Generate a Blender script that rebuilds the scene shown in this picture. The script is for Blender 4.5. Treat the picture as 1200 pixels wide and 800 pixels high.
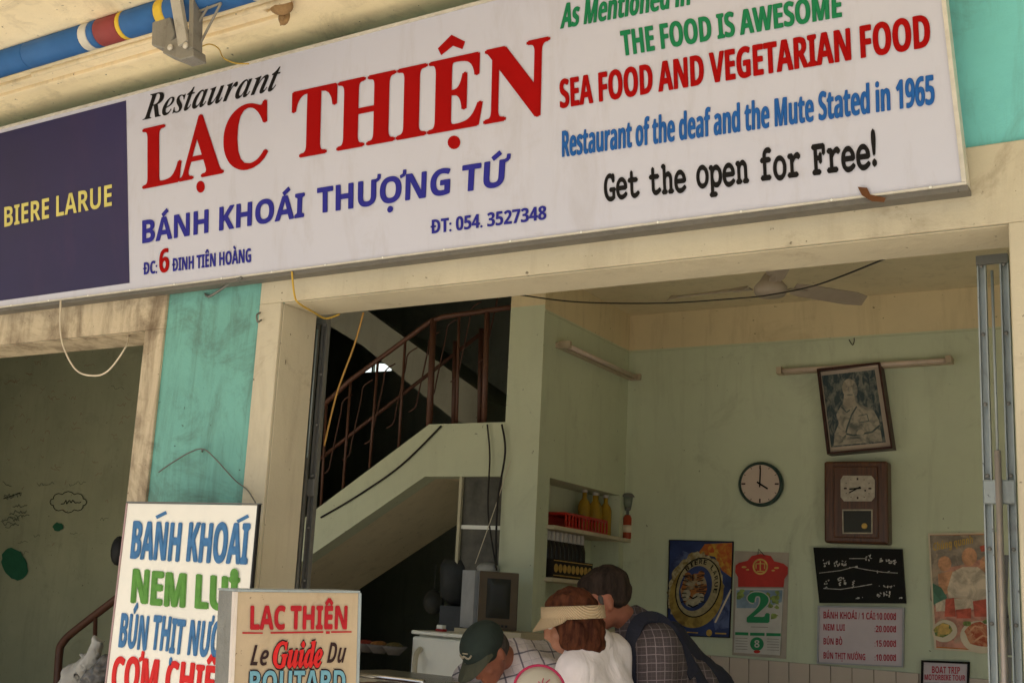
import bpy, bmesh, math, random, unicodedata
from mathutils import Vector, Matrix, noise
random.seed(7)
sc = bpy.context.scene
for o in list(bpy.data.objects): bpy.data.objects.remove(o)

# ------------------------------------------------------------------ camera
FPX, CX, CY, EYE = 1387.75, 470.5, 423.7, 1.6
ROT = Matrix(((0.8245, 0.5621, 0.0656), (-0.0554, 0.1955, -0.9791), (-0.5632, 0.8037, 0.1923)))
ax = Vector(ROT[0]).normalized(); az = Vector(ROT[2]); az = (az - ax * az.dot(ax)).normalized(); ay = az.cross(ax)
CAM = Vector((0, 0, EYE))
cd = bpy.data.cameras.new('camera'); cam = bpy.data.objects.new('camera', cd); sc.collection.objects.link(cam)
cam.matrix_world = Matrix(((ax.x, -ay.x, -az.x, 0), (ax.y, -ay.y, -az.y, 0), (ax.z, -ay.z, -az.z, EYE), (0, 0, 0, 1)))
cd.sensor_width = 36; cd.lens = FPX / 1200 * 36
cd.shift_x = (600 - CX) / 1200; cd.shift_y = (CY - 400) / 1200
cd.clip_start = 0.05; cd.clip_end = 2000
sc.camera = cam

# ------------------------------------------------------------------ light
SUN_EL, SUN_AZ = math.radians(62), math.radians(165)      # azimuth from +Y, clockwise: over the street, to the right
w = bpy.data.worlds.new("World"); sc.world = w; w.use_nodes = True
nt = w.node_tree; bg = nt.nodes['Background']
sky = nt.nodes.new('ShaderNodeTexSky'); sky.sky_type = 'NISHITA'; sky.sun_disc = False
sky.sun_elevation = SUN_EL; sky.sun_rotation = math.radians(165); sky.dust_density = 3; sky.air_density = 1.0; sky.ozone_density = 0.6
nt.links.new(sky.outputs[0], bg.inputs[0]); bg.inputs[1].default_value = 0.085
sd = bpy.data.lights.new('sun', 'SUN'); sun = bpy.data.objects.new('sun', sd); sc.collection.objects.link(sun)
sd.energy = 5.0; sd.angle = math.radians(0.5); sd.color = (1.0, 0.95, 0.875)
sdir = Vector((math.sin(SUN_AZ) * math.cos(SUN_EL), math.cos(SUN_AZ) * math.cos(SUN_EL), math.sin(SUN_EL)))
sun.rotation_euler = (-sdir).to_track_quat('-Z', 'Y').to_euler(); sun.location = (3, -6, 9)
sc.view_settings.view_transform = 'Standard'; sc.view_settings.look = 'None'
sc.view_settings.exposure = 0.78; sc.view_settings.gamma = 1
sc.cycles.max_bounces = 10; sc.cycles.diffuse_bounces = 8; sc.cycles.use_denoising = True
sc.cycles.sample_clamp_indirect = 6

# ------------------------------------------------------------------ helpers
def ray(x, y):
    return ax * ((x - CX) / FPX) + ay * ((y - CY) / FPX) + az
def atY(x, y, Y):
    d = ray(x, y); return CAM + d * (Y / d.y)
def atX(x, y, X):
    d = ray(x, y); return CAM + d * (X / d.x)
def atZ(x, y, Z):
    d = ray(x, y); return CAM + d * ((Z - EYE) / d.z)
def atD(x, y, D):
    return CAM + ray(x, y) * D
class Plane:
    def __init__(s, o, u, v):
        s.o = Vector(o); s.u = Vector(u).normalized(); s.v = Vector(v).normalized()
        s.n = s.u.cross(s.v).normalized()
        if s.n.dot(CAM - s.o) < 0: s.n = -s.n
    def px(s, x, y, off=0.0):
        d = ray(x, y); o = s.o + s.n * off
        return CAM + d * ((o - CAM).dot(s.n) / d.dot(s.n))
    def uv(s, a, b, off=0.0): return s.o + s.u * a + s.v * b + s.n * off

ORG = {}
def tag(o, label=None, cat=None, group=None, kind=None):
    if label: o['label'] = label
    if cat: o['category'] = cat
    if group: o['group'] = group
    if kind: o['kind'] = kind
    return o
def thing(name, loc, label, cat, group=None):
    o = bpy.data.objects.new(name, None); sc.collection.objects.link(o); o.location = loc; o.empty_display_size = .05
    ORG[o.name] = Vector(loc); return tag(o, label, cat, group)
def link(name, me, mat, parent=None, smooth=False):
    if mat is not None and len(me.materials) == 0:
        for m in (mat if isinstance(mat, (list, tuple)) else [mat]): me.materials.append(m)
    if smooth:
        for p in me.polygons: p.use_smooth = True
    if parent is not None:
        org = ORG[parent.name]
    else:
        xs = [v.co for v in me.vertices]
        org = Vector((sum(v.x for v in xs) / len(xs), sum(v.y for v in xs) / len(xs), min(v.z for v in xs)))
    me.transform(Matrix.Translation(-org))
    o = bpy.data.objects.new(name, me); sc.collection.objects.link(o)
    if parent is not None: o.parent = parent
    else: o.location = org
    ORG[o.name] = org
    return o
class MB:
    """collects shapes for one mesh"""
    def __init__(s): s.bm = bmesh.new()
    def face(s, pts):
        try: s.bm.faces.new([s.bm.verts.new(p) for p in pts])
        except ValueError: pass
        return s
    def hexa(s, p):   # 8 points: bottom 4, top 4
        v = [s.bm.verts.new(q) for q in p]
        for f in ((0, 3, 2, 1), (4, 5, 6, 7), (0, 1, 5, 4), (1, 2, 6, 5), (2, 3, 7, 6), (3, 0, 4, 7)):
            s.bm.faces.new([v[i] for i in f])
        return s
    def box(s, x0, x1, y0, y1, z0, z1):
        return s.hexa([(x0, y0, z0), (x1, y0, z0), (x1, y1, z0), (x0, y1, z0), (x0, y0, z1), (x1, y0, z1), (x1, y1, z1), (x0, y1, z1)])
    def slab(s, quad, nrm, t):   # quad points extruded by t along -nrm
        n = Vector(nrm).normalized() * t
        q = [Vector(p) for p in quad]
        return s.hexa([p - n for p in q] + q)
    def prism(s, pts, vec):
        a = [s.bm.verts.new(p) for p in pts]; b = [s.bm.verts.new(Vector(p) + Vector(vec)) for p in pts]
        n = len(a)
        s.bm.faces.new(a[::-1]); s.bm.faces.new(b)
        for i in range(n): s.bm.faces.new((a[i], a[(i + 1) % n], b[(i + 1) % n], b[i]))
        return s
    def bar(s, a, b, wx, wy, up=(0, 0, 1)):
        a, b = Vector(a), Vector(b); d = (b - a).normalized(); u = Vector(up)
        x = d.cross(u)
        if x.length < 1e-4: x = d.cross(Vector((1, 0, 0)))
        x.normalize(); y = x.cross(d).normalized()
        return s.hexa([p + x * (i * wx / 2) + y * (j * wy / 2) for p in (a, b) for i, j in ((-1, -1), (1, -1), (1, 1), (-1, 1))])
    def tube(s, pts, r, n=8, caps=True):
        pts = [Vector(p) for p in pts]; rs = r if isinstance(r, (list, tuple)) else [r] * len(pts)
        rings = []; ref = None
        for i, p in enumerate(pts):
            d = (pts[min(i + 1, len(pts) - 1)] - pts[max(i - 1, 0)]).normalized()
            if ref is None: ref = d.orthogonal().normalized()
            ref = (ref - d * ref.dot(d)); ref = ref.normalized() if ref.length > 1e-6 else d.orthogonal().normalized()
            b = d.cross(ref)
            rings.append([s.bm.verts.new(p + (ref * math.cos(t) + b * math.sin(t)) * rs[i]) for t in [2 * math.pi * k / n for k in range(n)]])
        for a, b in zip(rings, rings[1:]):
            for k in range(n): s.bm.faces.new((a[k], a[(k + 1) % n], b[(k + 1) % n], b[k]))
        if caps: s.bm.faces.new(rings[0][::-1]); s.bm.faces.new(rings[-1])
        return s
    def lathe(s, prof, c=(0, 0, 0), axis=(0, 0, 1), n=20):
        axis = Vector(axis).normalized(); u = axis.orthogonal().normalized(); v = axis.cross(u); c = Vector(c); rings = []
        for r, h in prof:
            rings.append([s.bm.verts.new(c + axis * h + (u * math.cos(2 * math.pi * k / n) + v * math.sin(2 * math.pi * k / n)) * max(r, 1e-4)) for k in range(n)])
        for a, b in zip(rings, rings[1:]):
            for k in range(n): s.bm.faces.new((a[k], a[(k + 1) % n], b[(k + 1) % n], b[k]))
        s.bm.faces.new(rings[0][::-1]); s.bm.faces.new(rings[-1])
        return s
    def ball(s, c, r, seg=16, ring=10, m=None):
        mm = Matrix.Translation(c) @ (m if m else Matrix.Identity(4)) @ Matrix.Diagonal((*((r, r, r) if not isinstance(r, (tuple, list)) else r), 1))
        bmesh.ops.create_uvsphere(s.bm, u_segments=seg, v_segments=ring, radius=1, matrix=mm); return s
    def bevel(s, wd, seg=2):
        bmesh.ops.remove_doubles(s.bm, verts=s.bm.verts, dist=1e-5)
        bmesh.ops.bevel(s.bm, geom=[e for e in s.bm.edges if len(e.link_faces) == 2 and e.calc_face_angle(0) > .5], offset=wd, segments=seg, affect='EDGES', profile=.5); return s
    def mesh(s, name='m'):
        bmesh.ops.recalc_face_normals(s.bm, faces=s.bm.faces)
        me = bpy.data.meshes.new(name); s.bm.to_mesh(me); s.bm.free(); return me
    def build(s, name, mat, parent=None, smooth=False): return link(name, s.mesh(name), mat, parent, smooth)

# ------------------------------------------------------------------ materials
def newmat(name):
    m = bpy.data.materials.new(name); m.use_nodes = True
    return m, m.node_tree, m.node_tree.nodes['Principled BSDF']
def rgba(c): return (c[0], c[1], c[2], 1)
def add_noise(t, scale, detail=6, rough=.6, stretch=None, dist=0.0):
    tc = t.nodes.new('ShaderNodeTexCoord'); n = t.nodes.new('ShaderNodeTexNoise')
    n.inputs['Scale'].default_value = scale; n.inputs['Detail'].default_value = detail; n.inputs['Roughness'].default_value = rough; n.inputs['Distortion'].default_value = dist
    mp = t.nodes.new('ShaderNodeMapping'); t.links.new(tc.outputs['Object'], mp.inputs['Vector'])
    if stretch: mp.inputs['Scale'].default_value = stretch
    t.links.new(mp.outputs[0], n.inputs['Vector']); return n
def ramp(t, src, a, b):
    r = t.nodes.new('ShaderNodeMapRange'); r.inputs['From Min'].default_value = a; r.inputs['From Max'].default_value = b; r.clamp = True
    t.links.new(src, r.inputs['Value']); return r.outputs[0]
def mixc(t, fac, a, b, blend='MIX'):
    m = t.nodes.new('ShaderNodeMix'); m.data_type = 'RGBA'; m.blend_type = blend
    for i, v in ((0, fac), (6, a), (7, b)):
        if hasattr(v, 'node'): t.links.new(v, m.inputs[i])
        else: m.inputs[i].default_value = v if i == 0 else rgba(v)
    return m.outputs[2]
def mottle(name, c1, c2, scale, lo=.42, hi=.58, stretch=None, c3=None):
    m, t, b = newmat(name); n = add_noise(t, scale, 6, .62, stretch, .7)
    c = mixc(t, ramp(t, n.outputs[0], lo, hi), c1, c2)
    if c3 is not None: n2 = add_noise(t, scale * .55, 5, .6, None, .5); c = mixc(t, ramp(t, n2.outputs[0], .5, .6), c, c3)
    t.links.new(c, b.inputs['Base Color']); b.inputs['Roughness'].default_value = .5; b.inputs['Specular IOR Level'].default_value = .2; return m
def paint(name, base, dirt=None, d_amt=.5, rough=.8, bump=.25, tone=.12, specks=True, streak=.35, metallic=0, scale=1.0, d_lo=.56, s_lo=.52):
    """weathered paint: tonal clouding, vertical streaks, dirt patches, specks and chips"""
    m, t, b = newmat(name)
    dirt = dirt or tuple(c * .35 for c in base)
    n1 = add_noise(t, 1.6 * scale, 7, .62)
    c = mixc(t, ramp(t, n1.outputs[0], .3, .72), tuple(x * (1 - tone) for x in base), tuple(min(1, x * (1 + tone * .6)) for x in base))
    n2 = add_noise(t, 3.2 * scale, 8, .7, (3.2, 3.2, .45), .4)
    f = t.nodes.new('ShaderNodeMath'); f.operation = 'MULTIPLY'; f.inputs[1].default_value = streak
    t.links.new(ramp(t, n2.outputs[0], s_lo, s_lo + .28), f.inputs[0]); c = mixc(t, f.outputs[0], c, dirt)
    n3 = add_noise(t, 2.3 * scale, 9, .74, None, .8)
    f = t.nodes.new('ShaderNodeMath'); f.operation = 'MULTIPLY'; f.inputs[1].default_value = d_amt
    t.links.new(ramp(t, n3.outputs[0], d_lo, d_lo + .18), f.inputs[0]); c = mixc(t, f.outputs[0], c, dirt)
    if specks:
        n4 = add_noise(t, 38 * scale, 4, .5)
        f = t.nodes.new('ShaderNodeMath'); f.operation = 'MULTIPLY'; f.inputs[1].default_value = .75
        t.links.new(ramp(t, n4.outputs[0], .70, .74), f.inputs[0]); c = mixc(t, f.outputs[0], c, tuple(x * .3 for x in dirt))
    t.links.new(c, b.inputs['Base Color']); b.inputs['Roughness'].default_value = rough; b.inputs['Metallic'].default_value = metallic
    nb = add_noise(t, 22 * scale, 8, .65); bp = t.nodes.new('ShaderNodeBump'); bp.inputs['Strength'].default_value = bump; bp.inputs['Distance'].default_value = .01
    t.links.new(nb.outputs[0], bp.inputs['Height']); t.links.new(bp.outputs[0], b.inputs['Normal'])
    return m
def plain(name, col, rough=.5, metallic=0, var=.1, nscale=12, bump=.05, spec=None, trans=0, emit=None):
    m, t, b = newmat(name)
    n = add_noise(t, nscale, 5); c = mixc(t, ramp(t, n.outputs[0], .3, .7), tuple(x * (1 - var) for x in col), tuple(min(1, x * (1 + var)) for x in col))
    t.links.new(c, b.inputs['Base Color']); b.inputs['Roughness'].default_value = rough; b.inputs['Metallic'].default_value = metallic
    if bump:
        bp = t.nodes.new('ShaderNodeBump'); bp.inputs['Strength'].default_value = bump; bp.inputs['Distance'].default_value = .004
        t.links.new(n.outputs[0], bp.inputs['Height']); t.links.new(bp.outputs[0], b.inputs['Normal'])
    if trans: b.inputs['Transmission Weight'].default_value = trans; b.inputs['IOR'].default_value = 1.45
    b.inputs['Specular IOR Level'].default_value = spec if spec is not None else (.5 if rough < .15 or metallic else .22)
    return m
def plaid(name, base, line, period=.05, width=.12, rough=.85, rot=(0, 0, 0), line2=None):
    m, t, b = newmat(name)
    tc = t.nodes.new('ShaderNodeTexCoord'); mp = t.nodes.new('ShaderNodeMapping'); mp.inputs['Rotation'].default_value = rot
    nz = add_noise(t, 9, 3); ad = t.nodes.new('ShaderNodeVectorMath'); ad.operation = 'MULTIPLY_ADD'; ad.inputs[1].default_value = (.014, .014, .014)
    t.links.new(nz.outputs['Color'], ad.inputs[0]); t.links.new(tc.outputs['Object'], ad.inputs[2]); t.links.new(ad.outputs[0], mp.inputs[0])
    sep = t.nodes.new('ShaderNodeSeparateXYZ'); t.links.new(mp.outputs[0], sep.inputs[0])
    col = base; n0 = add_noise(t, 30, 4)
    col = mixc(t, ramp(t, n0.outputs[0], .3, .7), tuple(x * .88 for x in base), tuple(min(1, x * 1.08) for x in base))
    for i, (ch, per, lc, wd) in enumerate(((0, period, line, width), (2, period, line, width), (0, period * .5, line2 or line, width * .6), (2, period * .5, line2 or line, width * .6))):
        a = t.nodes.new('ShaderNodeMath'); a.operation = 'DIVIDE'; a.inputs[1].default_value = per; t.links.new(sep.outputs[ch], a.inputs[0])
        fr = t.nodes.new('ShaderNodeMath'); fr.operation = 'FRACT'; t.links.new(a.outputs[0], fr.inputs[0])
        lt = t.nodes.new('ShaderNodeMath'); lt.operation = 'LESS_THAN'; lt.inputs[1].default_value = wd; t.links.new(fr.outputs[0], lt.inputs[0])
        k = t.nodes.new('ShaderNodeMath'); k.operation = 'MULTIPLY'; k.inputs[1].default_value = .8 if i < 2 else .45; t.links.new(lt.outputs[0], k.inputs[0])
        col = mixc(t, k.outputs[0], col, lc)
    t.links.new(col, b.inputs['Base Color']); b.inputs['Roughness'].default_value = rough
    wr = add_noise(t, 7, 4, .55, None, .6); bp = t.nodes.new('ShaderNodeBump'); bp.inputs['Strength'].default_value = .5; bp.inputs['Distance'].default_value = .03
    t.links.new(wr.outputs[0], bp.inputs['Height']); t.links.new(bp.outputs[0], b.inputs['Normal'])
    return m
def cloth(name, col, var=.08):
    m, t, b = newmat(name); n = add_noise(t, 14, 5)
    t.links.new(mixc(t, ramp(t, n.outputs[0], .3, .7), tuple(x * (1 - var) for x in col), tuple(min(1, x * (1 + var)) for x in col)), b.inputs['Base Color'])
    b.inputs['Roughness'].default_value = .9
    wr = add_noise(t, 6, 4, .55, (1, 1, .45), .8); bp = t.nodes.new('ShaderNodeBump'); bp.inputs['Strength'].default_value = .6; bp.inputs['Distance'].default_value = .035
    t.links.new(wr.outputs[0], bp.inputs['Height']); t.links.new(bp.outputs[0], b.inputs['Normal']); return m
def hairmat(name, a, c):
    m, t, b = newmat(name); n = add_noise(t, 60, 5, .6, (1, 1, .15))
    t.links.new(mixc(t, ramp(t, n.outputs[0], .35, .65), a, c), b.inputs['Base Color']); b.inputs['Roughness'].default_value = .8; b.inputs['Specular IOR Level'].default_value = .12
    bp = t.nodes.new('ShaderNodeBump'); bp.inputs['Strength'].default_value = .7; bp.inputs['Distance'].default_value = .006
    t.links.new(n.outputs[0], bp.inputs['Height']); t.links.new(bp.outputs[0], b.inputs['Normal']); return m

M = dict(
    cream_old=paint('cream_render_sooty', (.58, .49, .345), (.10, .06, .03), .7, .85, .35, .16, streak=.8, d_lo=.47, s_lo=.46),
    turq_old_shaded=paint('turquoise_paint_stained_shaded', (.17, .44, .385), (.055, .06, .04), .6, .75, .3, .18, streak=.6, d_lo=.50, s_lo=.48),  # pillar stains are real; base colour also darkened for the weaker light there
    cream=paint('cream_render', (.56, .505, .375), (.17, .11, .06), .6, .85, .35, .12, streak=.3),
    cream_in=paint('cream_indoor_paint', (.70, .58, .36), (.25, .17, .08), .35, .8, .15, .1),
    soffit=paint('soffit_plaster', (.90, .78, .54), (.16, .12, .07), .45, .9, .4, .14),
    turq=paint('turquoise_paint', (.185, .60, .60), (.09, .14, .10), .4, .75, .3, .16, streak=.45),
    green=paint('pale_green_paint', (.54, .585, .42), (.22, .22, .14), .4, .7, .15, .1, streak=.3),
    pgreen=paint('pillar_green_paint', (.55, .58, .41), (.25, .27, .17), .3, .7, .15, .08, streak=.2),
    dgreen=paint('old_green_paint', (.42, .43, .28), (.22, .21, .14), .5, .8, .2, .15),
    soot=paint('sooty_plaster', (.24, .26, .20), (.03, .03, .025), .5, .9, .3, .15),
    ceilp=paint('ceiling_paint', (.72, .63, .43), (.25, .19, .1), .35, .9, .15, .1),
    tile=plain('pinkish_glazed_tile', (.50, .42, .35), .25, 0, .1, 3, .0),
    grout=plain('grout', (.20, .17, .13), .9),
    floor=paint('floor_tiles', (.50, .43, .34), None, .4, .4, .1),
    pave=paint('pavement_concrete', (.60, .54, .44), None, .5, .9, .4),
    asphalt=paint('dusty_road', (.34, .31, .26), (.2, .18, .15), .4, .9, .5, .1, scale=.8),
    kerb=paint('kerb_concrete', (.4, .38, .34), None, .5, .9, .4),
    signw=paint('sign_vinyl_white', (.55, .56, .66), (.36, .33, .33), .35, .5, .02, .035, specks=False, streak=.45, scale=.8),
    alu=plain('sign_aluminium', (.60, .57, .50), .5, .2, .15, 20, .05),
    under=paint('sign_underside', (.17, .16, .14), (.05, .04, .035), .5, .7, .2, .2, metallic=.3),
    red=plain('sign_red', (.33, .002, .002), .7, 0, .05, spec=.1), blue=plain('sign_blue', (.022, .022, .26), .6, 0, .05),
    blue2=plain('sign_mid_blue', (.012, .10, .36), .6, 0, .05), grn=plain('sign_green', (.008, .19, .075), .6, 0, .05),
    blk=plain('sign_black', (.012, .011, .011), .7, spec=.1), yel=plain('sign_yellow', (.62, .56, .17), .5),
    navy=paint('sign_navy_vinyl', (.018, .013, .075), (.06, .025, .085), .5, .6, .02, .25, specks=False, streak=.4, scale=.5),
    steel=paint('galvanised_steel', (.36, .41, .42), (.10, .08, .06), .6, .5, .25, .18, metallic=.3, scale=2),
    dsteel=paint('grimy_steel', (.17, .17, .16), (.05, .04, .03), .5, .5, .2, .2, metallic=.4),
    rust=paint('brown_painted_iron', (.10, .038, .02), (.05, .02, .012), .4, .55, .15, .2),
    wood=None, black=plain('black_rubber', (.02, .02, .02), .5), wire=plain('black_wire', (.025, .022, .02), .6),
    ywire=plain('yellow_wire', (.55, .36, .06), .5), wwire=plain('pale_wire', (.62, .55, .42), .6),
    lampw=plain('lamp_fitting', (.45, .36, .26), .4), tubew=plain('unlit_tube', (.62, .50, .42), .3),
    white=plain('white_enamel', (.82, .83, .77), .3, 0, .05, 5, .02), fan=plain('fan_enamel', (.36, .30, .24), .4, 0, .12, 6),
    grey=plain('grey_plastic', (.34, .35, .36), .5), tvb=plain('tv_brown', (.11, .08, .05), .5), glass=plain('dark_screen', (.03, .03, .024), .35, 0, .1, 3, 0),
    paper=plain('paper', (.50, .48, .44), .7), boardw=plain('board_white', (.84, .82, .74), .5, 0, .05, 3, .05),
    boardt=paint('weathered_board', (.52, .40, .26), (.25, .15, .07), .5, .6, .15, .15, scale=2.2),
    hblue=plain('hand_blue', (.055, .17, .36), .6, 0, .22, 25), hgreen=plain('hand_green', (.10, .27, .05), .6, 0, .15, 25), hred=plain('hand_red', (.62, .02, .02), .6, 0, .1, 25),
    lblue=plain('light_blue_paint', (.16, .36, .45), .6, 0, .12, 25), hpurple=plain('dark_red_paint', (.42, .012, .02), .6), dbrown=plain('dark_brown_paint', (.03, .012, .012), .6),
    frame=plain('dark_wood_frame', (.05, .02, .015), .4), photo_d=plain('print_dark', (.075, .095, .09), .35, 0, .35, 18, 0), photo_l=plain('print_pale', (.38, .33, .25), .35, 0, .25, 30, 0), photo_m=plain('print_mid', (.20, .19, .16), .35, 0, .4, 40, 0), matte=plain('photo_mount', (.44, .36, .29), .5, 0, .05),
    lacq=plain('black_lacquer', (.010, .010, .008), .5, 0, .2, 5, 0, .1), pearl=plain('mother_of_pearl', (.42, .40, .36), .3, 0, .4, 60, 0),
    cface=plain('clock_dial', (.55, .44, .37), .4, 0, .04), crim=plain('clock_rim', (.03, .055, .045), .3),
    gold=plain('gold_print', (.48, .30, .06), .4, .2, .3, 40), orange=plain('orange_print', (.55, .17, .03), .5, 0, .4, 25),
    pred=plain('poster_red', (.42, .03, .02), .4, 0, .15, 12), pblue=plain('poster_blue', (.03, .045, .13), .3, 0, .4, 7, 0), pgrn=plain('poster_green', (.02, .21, .08), .5, 0, .1), pleaf=plain('leaf_print', (.20, .26, .07), .5, 0, .6, 30, 0), pblu2=plain('sky_print', (.20, .28, .36), .5, 0, .3, 12, 0), cream_p=plain('cream_print', (.62, .53, .38), .4, 0, .1),
    menup=plain('menu_pinkish', (.53, .46, .48), .3, 0, .06, 4, 0), menur=plain('menu_red', (.40, .03, .05), .4),
    skin=plain('sunburnt_skin', (.33, .13, .08), .5, 0, .14, 22, .1), skin2=plain('skin', (.36, .17, .11), .5, 0, .1, 22, .1),
    jeans=cloth('dark_trousers', (.05, .06, .10)), shoe=plain('shoe_leather', (.03, .025, .02), .5),
    shirtw=cloth('white_cotton', (.78, .73, .75)), navyc=cloth('navy_canvas', (.012, .014, .028)),
    pl1=plaid('purple_grey_check', (.66, .61, .64), (.05, .045, .08), .08, .085, rot=(0, .35, -.6), line2=(.22, .2, .3)),
    pl2=plaid('dark_check', (.065, .05, .054), (.24, .20, .21), .030, .10, rot=(0, .10, -.6), line2=(.17, .14, .15)),
    hair1=hairmat('dark_hair', (.011, .008, .006), (.042, .028, .021)), hairg=hairmat('grey_hair', (.05, .042, .038), (.11, .095, .085)), hair2=hairmat('auburn_hair', (.030, .009, .005), (.105, .035, .016)),
    cap=cloth('dark_green_twill', (.022, .036, .03)), capb=cloth('olive_brim', (.07, .075, .05)), straw=None,
    crate=plain('red_plastic', (.42, .025, .015), .35), oil=plain('yellow_oil_bottle', (.50, .30, .03), .2, 0, .2, 10, 0, None, .3), oilg=plain('bottle_glass', (.35, .40, .33), .1, 0, .1, 8, 0, None, .6),
    bottle=plain('dark_bottle', (.02, .015, .012), .2), bcap=plain('white_bottle_neck', (.50, .46, .42), .5),
    shelf=paint('shelf_board', (.52, .45, .31), (.3, .2, .1), .4, .6), bag=plain('plastic_bag', (.34, .34, .32), .3, 0, .2, 6, .4), stainless=plain('stainless', (.65, .65, .66), .25, 1, .1, 8),
    awnb=plain('awning_blue', (.03, .12, .33), .6), awny=plain('awning_yellow', (.65, .45, .05), .6), awnw=plain('awning_white', (.6, .58, .52), .6), awnr=plain('awning_maroon', (.25, .05, .05), .6),
    bracket=paint('bracket_iron', (.26, .25, .22), (.1, .07, .05), .6, .6, .3, .2, metallic=.3, scale=3), pink=plain('pink_rim', (.50, .03, .10), .4),
    nest=plain('wasp_mud', (.30, .19, .09), .95, 0, .3, 30, .8),
)
def woodmat():
    m, t, b = newmat('brown_wood'); n = add_noise(t, 6, 8, .6, (9, 9, .6), 1.2)
    t.links.new(mixc(t, ramp(t, n.outputs[0], .3, .7), (.038, .013, .005), (.13, .045, .016)), b.inputs['Base Color']); b.inputs['Roughness'].default_value = .35; return m
M['wood'] = woodmat()
def strawmat():
    m, t, b = newmat('woven_straw'); tc = t.nodes.new('ShaderNodeTexCoord'); wv = t.nodes.new('ShaderNodeTexWave'); wv.inputs['Scale'].default_value = 70; wv.inputs['Distortion'].default_value = .8
    mp = t.nodes.new('ShaderNodeMapping'); mp.inputs['Rotation'].default_value = (0, .6, .5); t.links.new(tc.outputs['Object'], mp.inputs[0]); t.links.new(mp.outputs[0], wv.inputs[0])
    t.links.new(mixc(t, wv.outputs[1], (.46, .33, .19), (.62, .48, .31)), b.inputs['Base Color']); b.inputs['Roughness'].default_value = .8
    bp = t.nodes.new('ShaderNodeBump'); bp.inputs['Strength'].default_value = .8; bp.inputs['Distance'].default_value = .004; t.links.new(wv.outputs[1], bp.inputs['Height']); t.links.new(bp.outputs[0], b.inputs['Normal']); return m
M['straw'] = strawmat()

# ------------------------------------------------------------------ lettering
STY = {'serif': (0x1D400, 0x1D41A, 0x1D7CE), 'serif_it': (0x1D468, 0x1D482, 0x1D7CE), 'sans': (0x1D5D4, 0x1D5EE, 0x1D7EC), 'mono': (0x1D670, 0x1D68A, 0x1D7F6), 'sans_it': (0x1D63C, 0x1D656, 0x1D7EC)}
_gc = {}
def _font_mesh(s):
    c = bpy.data.curves.new("t", 'FONT'); c.body = s; c.resolution_u = 4
    o = bpy.data.objects.new("t", c); sc.collection.objects.link(o); bpy.context.view_layer.update()
    m = bpy.data.meshes.new_from_object(o.evaluated_get(bpy.context.evaluated_depsgraph_get()))
    vs = [(v.co.x, v.co.y) for v in m.vertices]; fs = [tuple(p.vertices) for p in m.polygons]
    bpy.data.objects.remove(o); bpy.data.curves.remove(c); bpy.data.meshes.remove(m); return vs, fs
def glyph(ch, sty):
    k = (ch, sty)
    if k in _gc: return _gc[k]
    U, L, D = STY[sty]
    g = chr(U + ord(ch) - 65) if 'A' <= ch <= 'Z' else chr(L + ord(ch) - 97) if 'a' <= ch <= 'z' else chr(D + ord(ch) - 48) if ch.isdigit() else ch
    I = chr(U + 8)
    vs, fs = _font_mesh(g)
    wi = max(v[0] for v in _font_mesh(I)[0]); adv = max(v[0] for v in _font_mesh(g + I)[0]) - wi
    _gc[k] = (vs, fs, adv); return _gc[k]
def capheight(sty): return max(v[1] for v in glyph('H', sty)[0])
def poly_stroke(pts, wd):
    vs, fs = [], []
    for (x0, y0), (x1, y1) in zip(pts, pts[1:]):
        dx, dy = x1 - x0, y1 - y0; l = math.hypot(dx, dy) or 1; nx, ny = -dy / l * wd / 2, dx / l * wd / 2; b = len(vs)
        vs += [(x0 + nx, y0 + ny), (x0 - nx, y0 - ny), (x1 - nx, y1 - ny), (x1 + nx, y1 + ny)]; fs.append((b, b + 1, b + 2, b + 3))
    return vs, fs
def layout(s, sty, jit=0.0, space=.9, track=0.0, markw=.12):
    """one flat mesh in font units; Vietnamese marks drawn as strokes"""
    V, F = [], []; x = 0.0; H = capheight(sty)
    def add(vs, fs, ox=0, oy=0):
        b = len(V); V.extend((a + ox, c + oy) for a, c in vs); F.extend(tuple(i + b for i in f) for f in fs)
    for ch in s:
        if ch == ' ': x += .3 * space; continue
        bar = ch in 'Đđ'
        base = {'Đ': 'D', 'đ': 'd'}.get(ch, ch)
        dec = unicodedata.normalize('NFD', base); base, marks = dec[0], dec[1:]
        vs, fs, adv = glyph(base, sty); oy = random.uniform(-jit, jit)
        add(vs, fs, x, oy)
        xa, xb = x + min(v[0] for v in vs), x + max(v[0] for v in vs); xm = (xa + xb) / 2; top = max(v[1] for v in vs) + oy
        if bar: add(*poly_stroke([(xa - .08, (.36 if ch == 'Đ' else .62) + oy), (xa + .28, (.36 if ch == 'Đ' else .62) + oy)], .09))
        circ = '\u0302' in marks
        if circ: add(*poly_stroke([(xm - .17, top + .07), (xm, top + .22)], .11)); add(*poly_stroke([(xm + .004, top + .22), (xm + .17, top + .07)], .11))
        up = .2 if circ else 0
        if '\u0301' in marks: add(*poly_stroke([(xm - .06, top + .06 + up), (xm + .15, top + .21 + up)], markw))
        if '\u0300' in marks: add(*poly_stroke([(xm + .06, top + .06 + up), (xm - .15, top + .21 + up)], markw))
        if '\u031b' in marks:
            add(*poly_stroke([(xb - .03, top - .05), (xb + .09, top + .0)], .08)); add(*poly_stroke([(xb + .091, top + .0), (xb + .10, top + .13)], .09))
        if '\u0323' in marks:
            n = 14; cs = [(xm + .085 * math.cos(2 * math.pi * k / n), -.19 + .085 * math.sin(2 * math.pi * k / n)) for k in range(n)]; add(cs, [tuple(range(n))])
        x += adv + track
    return V, F, H
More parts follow.
